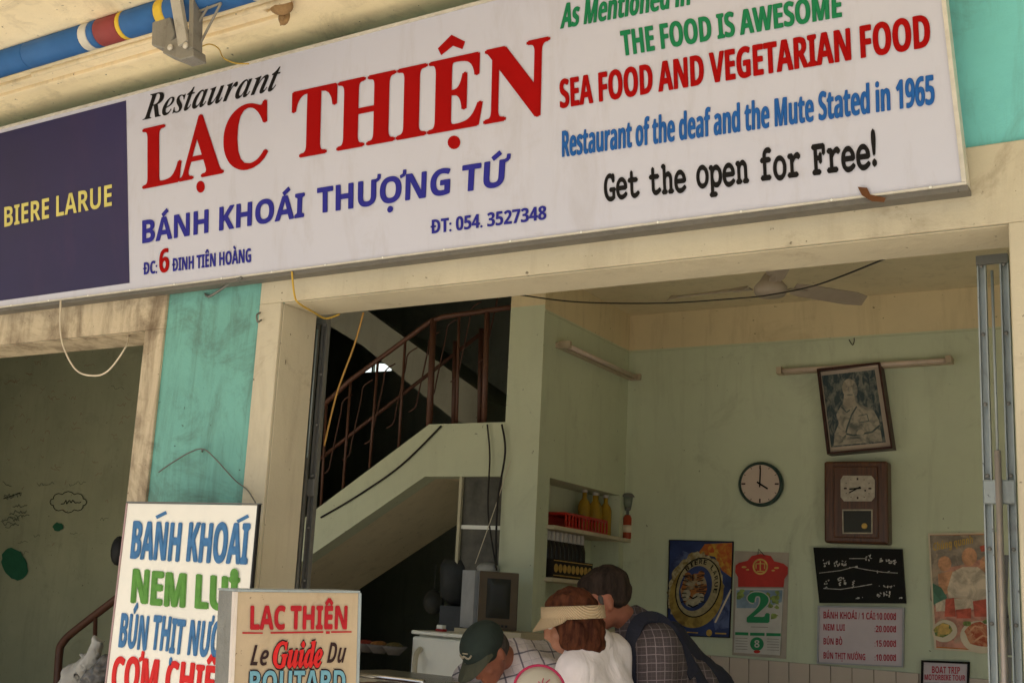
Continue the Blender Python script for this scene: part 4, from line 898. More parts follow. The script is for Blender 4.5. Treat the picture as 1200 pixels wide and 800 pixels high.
# ------------------------------------------------------------------ niche shelves and what stands on them
def shelf(z, label, y0=NY0, y1=NY1 + .03):
    s = MB(); s.box(XP + .031, XW + .05, y0 + .001, y1 - .032, z - .022, z).box(XW + .001, XW + .05, y0 - .02, y0 + .0005, z - .022, z).box(XW + .001, XW + .05, y1 - .0315, y1 + .04, z - .022, z); s.bevel(.002, 1)
    return tag(s.build('shelf', M['shelf']), label, 'shelf')
z1 = atX(640, 613, XW + .05).z; z2 = atX(637, 675, XW + .05).z; z3 = z2 - .27
shelf(z1, 'upper cream shelf in the wall niche carrying the red basket'); shelf(z2, 'middle cream shelf in the wall niche carrying the dark bottles'); shelf(z3, 'lowest cream shelf in the wall niche behind the woman in white')
def sx(px, z, X=XW - .06):   # y position along the wall for a pixel column
    d = ray(px, 640); return X / d.x * d.y
ya, yb = sx(648, z1), sx(697, z1)
bk = thing('basket', (XW - .06, (ya + yb) / 2, z1), 'red slatted plastic basket on the upper niche shelf', 'basket')
MB().box(XW - .15, XW + .02, ya, yb, z1 + .001, z1 + .012).build('base', M['crate'], bk)
MB().box(XW - .15, XW + .02, ya, yb, z1 + .075, z1 + .09).build('rim', M['crate'], bk)
nsl = 14
for i in range(nsl):
    y = ya + (yb - ya) * i / (nsl - 1); MB().box(XW + .012, XW + .02, y - .006, y + .006, z1 + .0125, z1 + .0745).build('slat', M['crate'], bk)
MB().box(XW - .15, XW - .142, ya, yb, z1 + .0125, z1 + .0745).build('back_panel', M['crate'], bk)
def bottle(mats, r, h, neck, loc, label, cat, group):
    t = thing('bottle', loc, label, cat, group); c = Vector(loc)
    MB().lathe([(r * .95, 0), (r, .01), (r, h * .62), (r * .8, h * .72), (neck, h * .8), (neck, h * .93)], c, UZ, 14).build('body', mats[0], t, True)
    MB().lathe([(neck * 1.25, h * .931), (neck * 1.25, h)], c, UZ, 12).build('cap', mats[1], t)
    return t
for i, px in enumerate((683, 690, 697, 703)):
    bottle([M['oil'], M['bcap']], .038, .27 - .01 * (i % 2), .014, (XW - .10 + .03 * (i % 2), sx(px, z1, XW - .1), z1 + .001), ['yellow oil bottle nearest the red basket on the niche shelf', 'second yellow oil bottle from the basket on the niche shelf', 'third yellow oil bottle from the basket on the niche shelf', 'yellow oil bottle farthest from the basket on the niche shelf'][i], 'bottle', 'yellow oil bottles on the niche shelf')
# dark bottles in a printed box on the middle shelf
yc, yd = sx(643, z2, XW), sx(690, z2, XW)
bx = thing('bottle_crate', (XW - .05, (yc + yd) / 2, z2), 'black and gold open crate of dark bottles on the middle niche shelf', 'crate')
b = MB(); b.box(XW - .11, XW + .03, yc, yd, z2 + .001, z2 + .01).box(XW + .024, XW + .03, yc, yd, z2 + .011, z2 + .105).box(XW - .11, XW - .104, yc, yd, z2 + .011, z2 + .105).box(XW - .103, XW + .0235, yc, yc + .006, z2 + .011, z2 + .105).box(XW - .103, XW + .0235, yd - .006, yd, z2 + .011, z2 + .105)
b.build('box', M['bottle'], bx)
nb_ = 9; em = MB()
for i in range(nb_):
    y = yc + .04 + (yd - yc - .08) * i / (nb_ - 1)
    em.lathe([(.024, 0), (.024, .0012)], (XW + .0302, y, z2 + .055), (1, 0, 0), 14)
em.box(XW + .0302, XW + .0312, yc + .012, yd - .01, z2 + .094, z2 + .099).box(XW + .0302, XW + .0312, yc + .012, yd - .01, z2 + .012, z2 + .017)
em.build('gold_emblems', M['gold'], bx)
gp = 'dark bottles in the black and gold crate'
proto = bottle([M['bottle'], M['bcap']], .026, .25, .016, (XW - .03, yc + .04, z2 + .011), 'dark bottle with a pale neck standing in the black and gold crate', 'bottle', gp)
for ch in [c for c in proto.children if c.name.startswith('cap')]: bpy.data.objects.remove(ch)
MB().lathe([(.0165, .135), (.0165, .248), (.012, .252)], Vector(proto.location), UZ, 12).build('pale_neck', M['bcap'], proto)
ords = ['leftmost', 'second from the left', 'third from the left', 'fourth from the left', 'middle', 'sixth from the left', 'seventh from the left', 'eighth from the left', 'rightmost']
proto['label'] = 'leftmost dark bottle with a pale neck in the black and gold crate'
for i in range(1, nb_):
    c = proto.copy(); c['label'] = 'dark pale necked bottle, ' + ords[i] + ' in the black and gold crate'; sc.collection.objects.link(c); c.location = Vector((XW - .03, yc + .04 + (yd - yc - .08) * i / (nb_ - 1), z2 + .011))
    for ch in proto.children:
        d = ch.copy(); sc.collection.objects.link(d); d.parent = c
# lantern
ly = sx(733, z1, XW + .025); lc = Vector((XW + .022, ly + .03, z1 + .001))
ln = thing('gas_lantern', lc, 'small camping gas lantern with a red cylinder at the end of the niche shelf', 'lantern')
MB().lathe([(.028, 0), (.030, .008), (.030, .13), (.020, .15)], lc, UZ, 16).build('gas_cylinder', plain('gas_red', (.30, .045, .015), .4), ln, True)
MB().lathe([(.0304, .04), (.0304, .085)], lc, UZ, 16).build('label_band', M['cream_p'], ln, True)
MB().lathe([(.012, .151), (.012, .175), (.022, .18), (.026, .195)], lc, UZ, 14).build('burner', M['dsteel'], ln, True)
MB().lathe([(.026, .196), (.036, .26)], lc, UZ, 16).build('glass', M['oilg'], ln, True)
MB().lathe([(.046, .261), (.046, .266), (.03, .285), (.006, .29)], lc, UZ, 18).build('hood', M['dsteel'], ln, True)

# ------------------------------------------------------------------ cabinet, television, fridge
YCf = 5.86
cA, cB = atY(545, 556, YCf), atY(587, 559, YCf); cz0 = atY(541, 672, YCf).z; cz1 = cA.z
cab = thing('hanging_cabinet', (cA.x, YCf, cz0), 'narrow glass fronted cabinet hung under the landing beside the pillar', 'cabinet')
cx1 = XP - .005; cx0 = cA.x
MB().box(cx0 + .012, cx1, YCf + .22, YCf + .24, cz0, cz1).build('back_panel', M['dsteel'], cab)
MB().box(cx0 - .018, cx0 + .0, YCf - .03, YCf + .24, cz0 - .03, cz1).build('side_panel', paint('cream_edge', (.52, .48, .33), None, .2), cab)
for z_ in (cz0, atY(560, 620, YCf).z, cz1 - .02): MB().box(cx0 + .001, cx1, YCf, YCf + .219, z_, z_ + .02).build('cabinet_shelf', M['white'], cab)
MB().box(cx0 + .001, cx1, YCf - .009, YCf - .004, cz0 + .0205, cz1 - .001).build('glass_door', plain('dusty_glass', (.085, .08, .062), .4, 0, .45, 9, 0), cab)
MB().box(cx0 + .001, cx1, YCf - .016, YCf - .0095, atY(560, 620, YCf).z, atY(560, 620, YCf).z + .022).build('door_rail', M['white'], cab)
b = MB().ball(atY(572, 666, 5.80), (.07, .05, .035), 14, 8); tag(b.build('cloth_bundle', M['bag'], None, True), 'crumpled pale cloth lying on top of the television', 'cloth')
# television on a wall bracket
tz0, tz1 = atY(580, 738, 5.45).z, atY(560, 668, 5.45).z
tl = atY(560, 700, 5.45); trr = atY(606, 700, 5.45); twd = trr.x - tl.x
tv = thing('television', (tl.x, 5.5, tz0), 'boxy brown television with grey side below the hanging cabinet', 'television')
tvd = Vector((.80, .6, 0)).normalized(); tn = Vector((tvd.y, -tvd.x, 0))   # screen normal towards the room
p0 = atY(559, 735, 5.45); p0 = Vector((p0.x, 5.45, tz0)); W_ = .26; d_ = ray(607, 705); 
# width so that its far edge falls where the picture shows it
den = tvd.x * d_.y - tvd.y * d_.x; W_ = (p0.y * d_.x - p0.x * d_.y) / den if abs(den) > 1e-6 else .26
H_ = tz1 - tz0
def tvq(a0, a1, h0, h1, o): return [p0 + tvd * a0 + UZv * h1 + tn * o, p0 + tvd * a1 + UZv * h1 + tn * o, p0 + tvd * a1 + UZv * h0 + tn * o, p0 + tvd * a0 + UZv * h0 + tn * o]
UZv = Vector((0, 0, 1))
MB().slab(tvq(0, W_, 0, H_, 0), tn, .06).bevel(.006, 2).build('bezel', M['tvb'], tv)
MB().slab(tvq(.012, W_ - .012, .012, H_ - .005, -.0605), tn, .14).build('case', M['grey'], tv)
s0 = p0 - tn * .001
MB().slab([p + tn * 0 for p in tvq(-.002, .0, .0, H_, -.0)], tn, .2).build('side_panel', M['grey'], tv)
m = MB(); N = 10; grid = []
for i in range(N + 1):
    row = []
    for j in range(N + 1):
        a, h = i / N, j / N; bul = .012 * (1 - (2 * a - 1) ** 4) * (1 - (2 * h - 1) ** 4)
        row.append(m.bm.verts.new(p0 + tvd * (W_ * (.2 + .6 * a)) + UZv * (H_ * (.2 + .68 * h)) + tn * (.001 + bul)))
    grid.append(row)
for i in range(N):
    for j in range(N): m.bm.faces.new((grid[i][j], grid[i + 1][j], grid[i + 1][j + 1], grid[i][j + 1]))
m.build('screen', M['glass'], tv, True)
for k in range(6):
    MB().slab(tvq(W_ * .2 + k * W_ * .1, W_ * .2 + k * W_ * .1 + .012, H_ * .05, H_ * .09, .004), tn, .004).build('button', M['black'], tv)
wb = MB(); wb.box(min(p0.x, p0.x + tvd.x * W_) - .12, -2.95, 5.42, 5.815, tz0 - .04, tz0 - .003); wb.box(-3.30, -3.14, 5.78, 5.819, tz0 - .5, tz0 - .041)
tag(wb.build('television_shelf', M['shelf']), 'small bracket shelf under the brown television', 'shelf')
# side of the television seen from the street
f1, f2 = atY(540, 667, 5.50), atY(560, 667, 5.46)
sp = MB(); sp.hexa([Vector((f1.x, 5.52, tz0)), Vector((f2.x - .004, 5.44, tz0)), Vector((f2.x + .05, 5.62, tz0)), Vector((f1.x + .05, 5.66, tz0)), Vector((f1.x, 5.52, tz1)), Vector((f2.x - .004, 5.44, tz1)), Vector((f2.x + .05, 5.62, tz1)), Vector((f1.x + .05, 5.66, tz1))]); sp.build('rear_housing', M['grey'], tv)
# fridge
fz = atY(500, 739, 5.3).z; fx0, fx1 = atY(484, 770, 5.3).x, atY(560, 770, 5.3).x
fr = thing('fridge', ((fx0 + fx1) / 2, 5.5, 0), 'low white fridge with a long door handle left of the man in the cap', 'fridge')
MB().box(fx0, fx1, 5.335, 5.78, .03, fz - .02).bevel(.012, 2).build('body', M['white'], fr)
MB().box(fx0, fx1, 5.28, 5.334, .06, fz - .03).bevel(.012, 2).build('door', M['white'], fr)
MB().box(fx0 - .006, fx1 + .006, 5.275, 5.79, fz - .019, fz).bevel(.006, 2).build('top_panel', M['white'], fr)
hx = atY(489, 770, 5.25).x
MB().tube(curve_pts([(hx, 5.278, fz - .09), (hx, 5.235, fz - .13), (hx + .005, 5.225, fz - .25), (hx, 5.235, fz - .42), (hx, 5.278, fz - .45)], 5), .014, 8).build('door_handle', plain('aged_handle', (.52, .48, .36), .4), fr, True)
b = MB(); c_ = atY(517, 737, 5.42); b.box(c_.x - .022, c_.x + .022, 5.40, 5.44, fz + .001, fz + .014); sm = b.build('matchbox', plain('red_box', (.35, .03, .03), .5)); tag(sm, 'tiny red and white packet lying on top of the fridge', 'box')
MB().box(c_.x - .018, c_.x + .018, 5.402, 5.438, fz + .0145, fz + .034).build('packet_top', M['white'], sm)
# dim kitchen things under the stairs
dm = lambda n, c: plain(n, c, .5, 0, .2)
kc = thing('kitchen_counter', (-4.8, 7.2, 0), 'dark kitchen counter in the shade under the stairs', 'counter')
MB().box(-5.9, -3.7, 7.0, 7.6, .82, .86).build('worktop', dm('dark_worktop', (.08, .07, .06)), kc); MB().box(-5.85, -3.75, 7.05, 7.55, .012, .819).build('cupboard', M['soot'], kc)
tdk = thing('table', (-4.3, 5.3, 0), 'dark serving table with dishes of food in the shade under the stairs', 'table')
tz = atY(440, 765, 5.2).z
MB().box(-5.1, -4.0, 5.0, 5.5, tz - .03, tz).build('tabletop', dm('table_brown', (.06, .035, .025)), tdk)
for X in (-5.05, -4.05):
    for Yy in (5.05, 5.45): MB().bar((X, Yy, .012), (X, Yy, tz - .031), .04, .04).build('leg', M['dsteel'], tdk)
for i, (px, cname, cl, lb) in enumerate(((428, 'chilli_red', (.20, .03, .02), 'round dish of red food on the dark table under the stairs'), (444, 'noodle_ochre', (.22, .10, .03), 'round dish of ochre food on the dark table under the stairs'), (462, 'herb_brown', (.10, .08, .03), 'round dish of brownish food on the dark table under the stairs'))):
    p = atY(px, 758, 5.2); c = Vector((p.x, 5.2, tz + .001)); t = thing('dish', c, lb, 'dish')
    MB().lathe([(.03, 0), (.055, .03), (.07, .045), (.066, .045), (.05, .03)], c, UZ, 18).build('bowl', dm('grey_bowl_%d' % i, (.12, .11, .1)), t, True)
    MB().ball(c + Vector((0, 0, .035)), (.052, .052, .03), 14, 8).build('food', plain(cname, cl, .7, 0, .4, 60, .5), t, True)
p = atY(508, 705, 6.6); b = MB().ball(p, (.07, .06, .08), 12, 8).tube([p + Vector((0, 0, .07)), p + Vector((0, 0, .24))], .005, 5)
tag(b.build('pot', dm('hanging_pot', (.05, .05, .042)), None, True), 'dark pot hanging by the fridge in the shade', 'pot')
ck_ = thing('water_jug', atY(527, 737, 5.62), 'dark grey water dispenser standing behind the fridge', 'dispenser'); p = atY(526, 739, 5.85)
MB().box(p.x - .07, p.x + .07, 5.85, 5.99, p.z - .2, p.z + .14).build('base', dm('slate_plastic', (.05, .055, .06)), ck_)
MB().lathe([(.03, .141), (.10, .19), (.11, .36), (.09, .40)], (p.x, 5.92, p.z), UZ, 18).build('jug', dm('jug_plastic', (.03, .033, .033)), ck_, True)
# serving cart at the bottom edge
cz = atY(455, 794, 3.9).z; cxa, cxb = atY(418, 794, 3.9).x, atY(498, 794, 3.9).x
ct = thing('serving_cart', ((cxa + cxb) / 2, 3.95, 0), 'stainless steel cart with a brown board on top beside the box sign', 'cart')
MB().box(cxa - .2, cxb, 3.9, 4.4, cz - .03, cz - .004).bevel(.004, 2).build('tray', M['stainless'], ct)
MB().tube([(cxa - .2, 3.895, cz), (cxb, 3.895, cz)], .010, 10).build('rail', M['stainless'], ct, True)
for X in (cxa - .17, cxb - .03):
    for Yy in (3.93, 4.37): MB().bar((X, Yy, .0), (X, Yy, cz - .031), .025, .025).build('leg', M['stainless'], ct)
MB().slab([atY(425, 797, 3.86), atY(487, 793, 3.86), atY(492, 800, 3.80), atY(430, 806, 3.8)], (0, 0, 1), .012)
bb_ = MB(); q0 = atY(450, 799, 3.8); bb_.hexa([Vector((q0.x - .12, 3.72, q0.z - .02)), Vector((q0.x + .12, 3.74, q0.z - .01)), Vector((q0.x + .13, 3.89, q0.z - .012)), Vector((q0.x - .12, 3.88, q0.z - .02)), Vector((q0.x - .12, 3.72, q0.z - .01)), Vector((q0.x + .12, 3.74, q0.z + .0)), Vector((q0.x + .13, 3.89, q0.z + .003)), Vector((q0.x - .12, 3.88, q0.z - .01))])
bb_.build('board', dm('brown_board', (.10, .045, .025)), ct)
# plastic bag at the left
def remesh_obj(name, b, mat, parent, vox, smooth=6, extra=None):
    me = b.mesh(name); o = bpy.data.objects.new(name, me); sc.collection.objects.link(o)
    r = o.modifiers.new('r', 'REMESH'); r.mode = 'VOXEL'; r.voxel_size = vox
    if smooth: s = o.modifiers.new('s', 'SMOOTH'); s.iterations = smooth; s.factor = .6
    bpy.context.view_layer.update()
    m2 = bpy.data.meshes.new_from_object(o.evaluated_get(bpy.context.evaluated_depsgraph_get()))
    bpy.data.objects.remove(o); bpy.data.meshes.remove(me)
    if extra: extra(m2)
    m2.materials.clear()
    return link(name, m2, mat, parent, True)
def rough_up(amp, sc_):
    def f(m):
        for v in m.vertices:
            n = noise.noise_vector(v.co * sc_); v.co += v.normal * n.x * amp
    return f
b = MB(); pa, pb, pc_ = atY(82, 800, 3.9), atY(108, 770, 3.9), atY(116, 748, 3.9)
b.tube([pa + Vector((-.05, 0, -.12)), pa, pb, pc_], [.06, .065, .045, .028], 12)
bg_ = remesh_obj('plastic_bag', b, M['bag'], None, .008, 1, rough_up(.035, 15)); tag(bg_, 'translucent white plastic bag propped below the brown banister', 'bag')
b = MB(); b.ball(atY(122, 785, 3.85), (.06, .05, .07), 12, 8).ball(atY(110, 798, 3.85), (.07, .05, .06), 12, 8)
bg_ = remesh_obj('crumpled_bag', b, plain('dark_plastic', (.10, .10, .10), .15, 0, .6, 20, .8), None, .012, 3, rough_up(.02, 30)); tag(bg_, 'crumpled dark plastic bag between the white bag and menu board', 'bag')
b = MB(); b.box(pa.x - .25, pa.x + .25, 3.72, 4.1, .012, pa.z - .13)
cb = b.build('carton', plain('cardboard', (.25, .17, .1), .8)); tag(cb, 'plain cardboard carton under the plastic bags', 'box')
b = MB(); b.ball(atY(139, 645, 5.6), (.06, .05, .10), 12, 8); tag(b.build('wall_box', M['black'], None, True), 'dark rounded thing hanging beside the menu board top left', 'helmet')

# ------------------------------------------------------------------ people
def V3(px, py, d, dz=0): return atD(px, py, d)
RT = Vector((ax.x, ax.y, 0)).normalized(); FW = Vector((az.x, az.y, 0)).normalized()
def capsules(b, segs, n=14):
    for a, c, r0, r1 in segs:
        a, c = Vector(a), Vector(c); L = (c - a).length; d = (c - a).normalized() if L > 1e-6 else UZv
        prof = []
        for k in range(5): t = math.pi / 2 * k / 4; prof.append((r0 * math.sin(t), -r0 * math.cos(t)))
        for k in range(5): t = math.pi / 2 * k / 4; prof.append((r1 * math.cos(t), L + r1 * math.sin(t)))
        b.lathe(prof, a, d, n)
    return b
def basis(face, up):
    f = Vector(face).normalized(); u = Vector(up); u = (u - f * u.dot(f)).normalized(); s = f.cross(u)   # s: person's right
    return f, u, s
def head_parts(b, c, face, up, k=1.0):
    f, u, s = basis(face, up); m = Matrix((( s.x, f.x, u.x, 0), (s.y, f.y, u.y, 0), (s.z, f.z, u.z, 0), (0, 0, 0, 1)))
    def B(off, r, seg=18, rg=12): b.ball(c + s * off[0] * k + f * off[1] * k + u * off[2] * k, tuple(x * k for x in r), seg, rg, m)
    B((0, -.012, .030), (.074, .095, .085)); B((0, .022, -.035), (.060, .068, .075)); B((0, .050, -.085), (.038, .035, .028))
    B((0, .092, -.018), (.012, .020, .026)); B((0, .103, -.036), (.016, .014, .011))          # nose
    B((0, .086, -.066), (.024, .012, .007)); B((0, .086, -.078), (.021, .012, .007))          # lips
    B((.035, .062, -.035), (.024, .022, .022)); B((-.035, .062, -.035), (.024, .022, .022))
    B((0, .082, .022), (.052, .014, .010))                                                  # brow
    for q in (1, -1): B((q * .076, -.005, -.018), (.010, .019, .030)); B((q * .084, -.008, -.008), (.007, .012, .016))
    return f, u, s, m
def eyes(parent, c, f, u, s, k=1.0):
    for q in (1, -1): MB().ball(c + s * q * .03 * k + f * .078 * k + u * .004, .0125 * k, 12, 8).build('eye', plain('eye_white', (.6, .57, .52), .2), parent, True)
def hand(b, wrist, d, palm_n, side, k=1.0):
    """d: towards the fingertips, palm_n: out of the palm, side: thumb side"""
    d = Vector(d).normalized(); pn = Vector(palm_n); pn = (pn - d * pn.dot(d)).normalized(); s = Vector(side); s = (s - d * s.dot(d) - pn * s.dot(pn)).normalized()
    segs = []
    for i, off in enumerate((.030, .010, -.010, -.029)): segs.append((wrist + s * off * .6, wrist + d * .085 + s * off, .014, .011))
    for i, (off, L) in enumerate(((.031, .070), (.011, .080), (-.010, .074), (-.030, .058))):
        a = wrist + d * .088 + s * off; m1 = a + (d * .9 + pn * .35).normalized() * L * .5; m2 = m1 + (d * .6 + pn * .8).normalized() * L * .3; m3 = m2 + (d * .2 + pn).normalized() * L * .22
        segs += [(a, m1, .0095, .0085), (m1, m2, .0085, .008), (m2, m3, .008, .007)]
    t0 = wrist + d * .02 + s * .028; t1 = t0 + (s * .7 + d * .7 + pn * .3).normalized() * .042; t2 = t1 + (s * .3 + d * .9 + pn * .4).normalized() * .032
    segs += [(t0, t1, .014, .011), (t1, t2, .011, .0085)]
    capsules(b, segs, 10)
def person(label, skin, J, face, up, shirt, trouser, hk=1.0, skirt=None, hands_dir=None, sleeve=1.0, chest=(.135, .12), shoulder=.075):
    """J: joints dict of world points"""
    root = thing('person', Vector((J['pelvis'].x, J['pelvis'].y, .012)), label, 'person')
    b = MB()
    capsules(b, [(J['neck'], J['head'] - Vector(up).normalized() * .03, .052, .05)])
    f, u, s, hm = head_parts(b, J['head'], face, up, hk)
    for q in ('l', 'r'):
        sh, el, wr = J['sh' + q], J['el' + q], J['wr' + q]
        capsules(b, [(sh, el, .05, .038), (el, wr, .038, .026)])
        hd = hands_dir or (wr - el); tq = (J['neck'] - sh)
        hand(b, wr + (wr - el).normalized() * .01, hd, Vector((0, 0, -1)), -s if q == 'r' else s)
        capsules(b, [(J['hip' + q], J['kn' + q], .085, .06), (J['kn' + q], J['an' + q], .055, .038)])
        capsules(b, [(J['an' + q], J['an' + q] + Vector((f.x, f.y, 0)).normalized() * .15 + Vector((0, 0, -.045)), .036, .03)])
    capsules(b, [(J['pelvis'], J['chest'], .11, .11), (J['chest'], J['neck'], .11, .05), (J['shl'], J['shr'], .048, .048), (J['hipl'], J['hipr'], .10, .10)])
    body = remesh_obj('body', b, skin, root, .0105, 2)
    eyes(body, J['head'], f, u, s, hk)
    # shirt
    b = MB(); hh = .014
    n_ = (J['chest'] - J['neck']).normalized()
    capsules(b, [(J['pelvis'], J['chest'], chest[1] + .03, chest[0] + .025), (J['chest'], J['neck'] + n_ * .03, chest[0] + .02, .088), (J['shl'], J['shr'], shoulder + .012, shoulder + .012), (J['neck'], J['shl'], .080, shoulder), (J['neck'], J['shr'], .080, shoulder), (J['shl'], J['chest'], shoulder + .01, .12), (J['shr'], J['chest'], shoulder + .01, .12),
                 (J['chest'] + (J['shl'] - J['shr']) * .22, J['pelvis'] + (J['shl'] - J['shr']) * .18, .12, .12), (J['chest'] - (J['shl'] - J['shr']) * .22, J['pelvis'] - (J['shl'] - J['shr']) * .18, .12, .12)])
    for q in ('l', 'r'):
        e2 = J['sh' + q].lerp(J['el' + q], sleeve) if sleeve <= 1 else J['el' + q]
        capsules(b, [(J['sh' + q], e2, shoulder + .014, .066)])
        if sleeve > 1: capsules(b, [(J['el' + q], J['el' + q].lerp(J['wr' + q], sleeve - 1), .062, .045)])
    capsules(b, [(J['neck'] + n_ * .02, J['neck'] - n_ * .01, .074, .070)])
    sh_ = remesh_obj('shirt', b, shirt, root, .014, 4, lambda m: (rough_up(.013, 8)(m), rough_up(.004, 26)(m)))
    # collar
    cn = MB(); up_n = (J['head'] - J['neck']).normalized()
    cn.lathe([(.080, -.03), (.072, .02), (.066, .045), (.062, .045), (.060, .0)], J['neck'] + n_ * .0, up_n, 24); cn.build('collar', shirt, sh_, True)
    b = MB()
    for q in ('l', 'r'): capsules(b, [(J['hip' + q], J['kn' + q], .105, .078), (J['kn' + q], J['an' + q] + Vector((0, 0, .03)), .078, .062)])
    capsules(b, [(J['hipl'], J['hipr'], .125, .125), (J['pelvis'], J['pelvis'] + UZv * .03, .13, .13)])
    remesh_obj('trousers', b, trouser, root, .022, 3)
    for q in ('l', 'r'):
        b = MB(); fd = Vector((f.x, f.y, 0)).normalized(); a = J['an' + q]; capsules(b, [(Vector((a.x, a.y, .06)) - fd * .05, Vector((a.x, a.y, .055)) + fd * .17, .045, .04)])
        remesh_obj('shoe', b, M['shoe'], root, .012, 2)
    return root, body, (f, u, s, hm)
def stance(J, face, dep=0.0):
    """legs straight down from the pelvis"""
    fd = Vector((face[0], face[1], 0)).normalized(); sd = Vector((fd.y, -fd.x, 0))
    pz_ = J['pelvis'].z
    for q, sg in (('r', 1), ('l', -1)):
        J['hip' + q] = J['pelvis'] + sd * sg * .09 - UZv * .04
        J['kn' + q] = J['pelvis'] + sd * sg * .11 + fd * (.03 + .05 * sg) - UZv * (pz_ * .48)
        J['an' + q] = Vector(((J['pelvis'] + sd * sg * .12 + fd * (.08 * sg)).x, (J['pelvis'] + sd * sg * .12 + fd * (.08 * sg)).y, .085))
    return J
def hairshell(parent, c, B, k, mat, name='hair', parts=None, vox=.008, amp=.004):
    f, u, s, m = B; b = MB()
    for off, r in parts: b.ball(c + s * off[0] * k + f * off[1] * k + u * off[2] * k, tuple(x * k for x in r), 20, 14, m)
    return remesh_obj(name, b, mat, parent, vox, 2, rough_up(amp, 40))

# --- man with dark hair leaning to the left, rightmost
d0 = 4.55
face = (-RT * .93 + FW * .12 - UZv * .42); up = (-RT * .38 + UZv * .93)
J = dict(head=V3(709, 701, d0), neck=V3(745, 733, d0 + .03), chest=V3(796, 812, d0 + .12))
J['pelvis'] = J['chest'] + RT * .22 - UZv * .40 + FW * .05
J['shl'] = V3(768, 758, d0 - .14); J['shr'] = V3(764, 745, d0 + .22)
J['ell'] = V3(764, 850, d0 - .18); J['wrl'] = J['ell'] - RT * .22 - UZv * .05 + FW * .05
J['elr'] = J['shr'] - UZv * .28 - RT * .05; J['wrr'] = J['elr'] - RT * .24
stance(J, face)
p1, body1, B1 = person('person with short dark hair in a dark checked shirt and navy backpack, leaning left', M['skin'], J, face, up, M['pl2'], M['jeans'], 1.0, chest=(.15, .13))
hairshell(body1, J['head'], B1, 1.0, M['hair1'], parts=[((0, -.022, .044), (.080, .094, .080)), ((0, -.042, .008), (.074, .070, .060)), ((0, .024, .078), (.062, .06, .032)), ((-.038, -.040, -.016), (.034, .042, .034)), ((.038, -.040, -.016), (.034, .042, .034))])
hairshell(body1, J['head'], B1, 1.0, M['hairg'], 'sideburn', parts=[((-.069, .018, .004), (.008, .012, .022)), ((.069, .018, .004), (.008, .012, .022))], vox=.005, amp=.002)
n_ = (J['chest'] - J['neck']).normalized(); backd = (RT * .75 + UZv * .55).normalized()
b = MB()
capsules(b, [(V3(786, 742, d0 + .12), V3(830, 812, d0 + .12), .055, .10), (V3(778, 738, d0 + .24), V3(822, 812, d0 + .26), .05, .10), (V3(828, 810, d0 + .14), V3(845, 880, d0 + .14), .11, .11), (V3(788, 760, d0 + .02), V3(822, 830, d0 + .02), .045, .085)])
bp_ = remesh_obj('backpack', b, M['navyc'], None, .015, 4, lambda m: (rough_up(.012, 9)(m), rough_up(.005, 30)(m))); tag(bp_, 'soft navy backpack worn by the dark haired man', 'backpack')
def strapm(pts, wd, th, parent):
    P_ = curve_pts(pts, 6); b = MB(); n0 = len(P_); rows = []
    for i, p in enumerate(P_):
        d = (P_[min(i + 1, n0 - 1)] - P_[max(i - 1, 0)]).normalized(); out = (p - (J['chest'] * .6 + J['neck'] * .4)).normalized(); out = (out - d * out.dot(d)).normalized(); sd_ = d.cross(out)
        rows.append([b.bm.verts.new(p + sd_ * a * wd + out * o_ * th) for a, o_ in ((-.5, 0), (.5, 0), (.5, 1), (-.5, 1))])
    for A2, B2_ in zip(rows, rows[1:]):
        for k in range(4): b.bm.faces.new((A2[k], A2[(k + 1) % 4], B2_[(k + 1) % 4], B2_[k]))
    return b.build('strap', M['navyc'], parent)
strapm([V3(812, 790, d0 - .06), V3(792, 752, d0 - .10), V3(772, 727, d0 - .08), V3(752, 727, d0 - .10), V3(742, 748, d0 - .14), V3(738, 790, d0 - .16), V3(748, 830, d0 - .14)], .055, .012, bp_)
# --- woman in white with straw visor
d0 = 4.25
face = (-RT * .93 + FW * .10 - UZv * .34); up = (-RT * .30 + UZv * .95)
J = dict(head=V3(668, 727, d0), neck=V3(692, 753, d0 + .03), chest=V3(704, 826, d0 + .05))
J['pelvis'] = J['chest'] + RT * .10 - UZv * .40
J['shl'] = V3(676, 786, d0 - .10); J['shr'] = V3(716, 766, d0 + .12)
J['ell'] = J['shl'] - UZv * .28 - FW * .02; J['wrl'] = J['ell'] - RT * .2 + UZv * .02
J['elr'] = J['shr'] - UZv * .26 + RT * .03; J['wrr'] = J['elr'] - RT * .2 + FW * .1
stance(J, face)
p2, body2, B2 = person('person with auburn hair, straw visor and white shirt, bending between two men', M['skin2'], J, face, up, M['shirtw'], cloth('khaki_trousers', (.25, .2, .13)), .95, sleeve=1.6, chest=(.125, .115), shoulder=.062)
f, u, s, m4 = B2; c = J['head']
hairshell(body2, c, B2, .95, M['hair2'], parts=[((0, -.015, .034), (.088, .104, .090)), ((0, -.055, -.04), (.085, .068, .085)), ((-.066, .004, -.045), (.036, .060, .085)), ((.066, .004, -.045), (.036, .060, .085)), ((0, -.045, -.10), (.085, .062, .055))], amp=.008)
f, u, s = basis(-RT * .99 + FW * .10 - UZv * .10, UZv)
vb = MB(); ring = []; Nn = 36
for k in range(Nn):
    a = 2 * math.pi * k / Nn; dirv = (s * math.cos(a) * .094 + f * (math.sin(a) * .112 - .012))
    ring.append(c + dirv + u * .028)
vs = []
for k in range(Nn):
    o_ = (ring[k] - c); o_ = (o_ - u * o_.dot(u)).normalized(); vs.append([vb.bm.verts.new(ring[k] + o_ * r_ + u * h_) for r_, h_ in ((0, -.022), (.004, -.022), (.002, .024), (-.002, .024))])
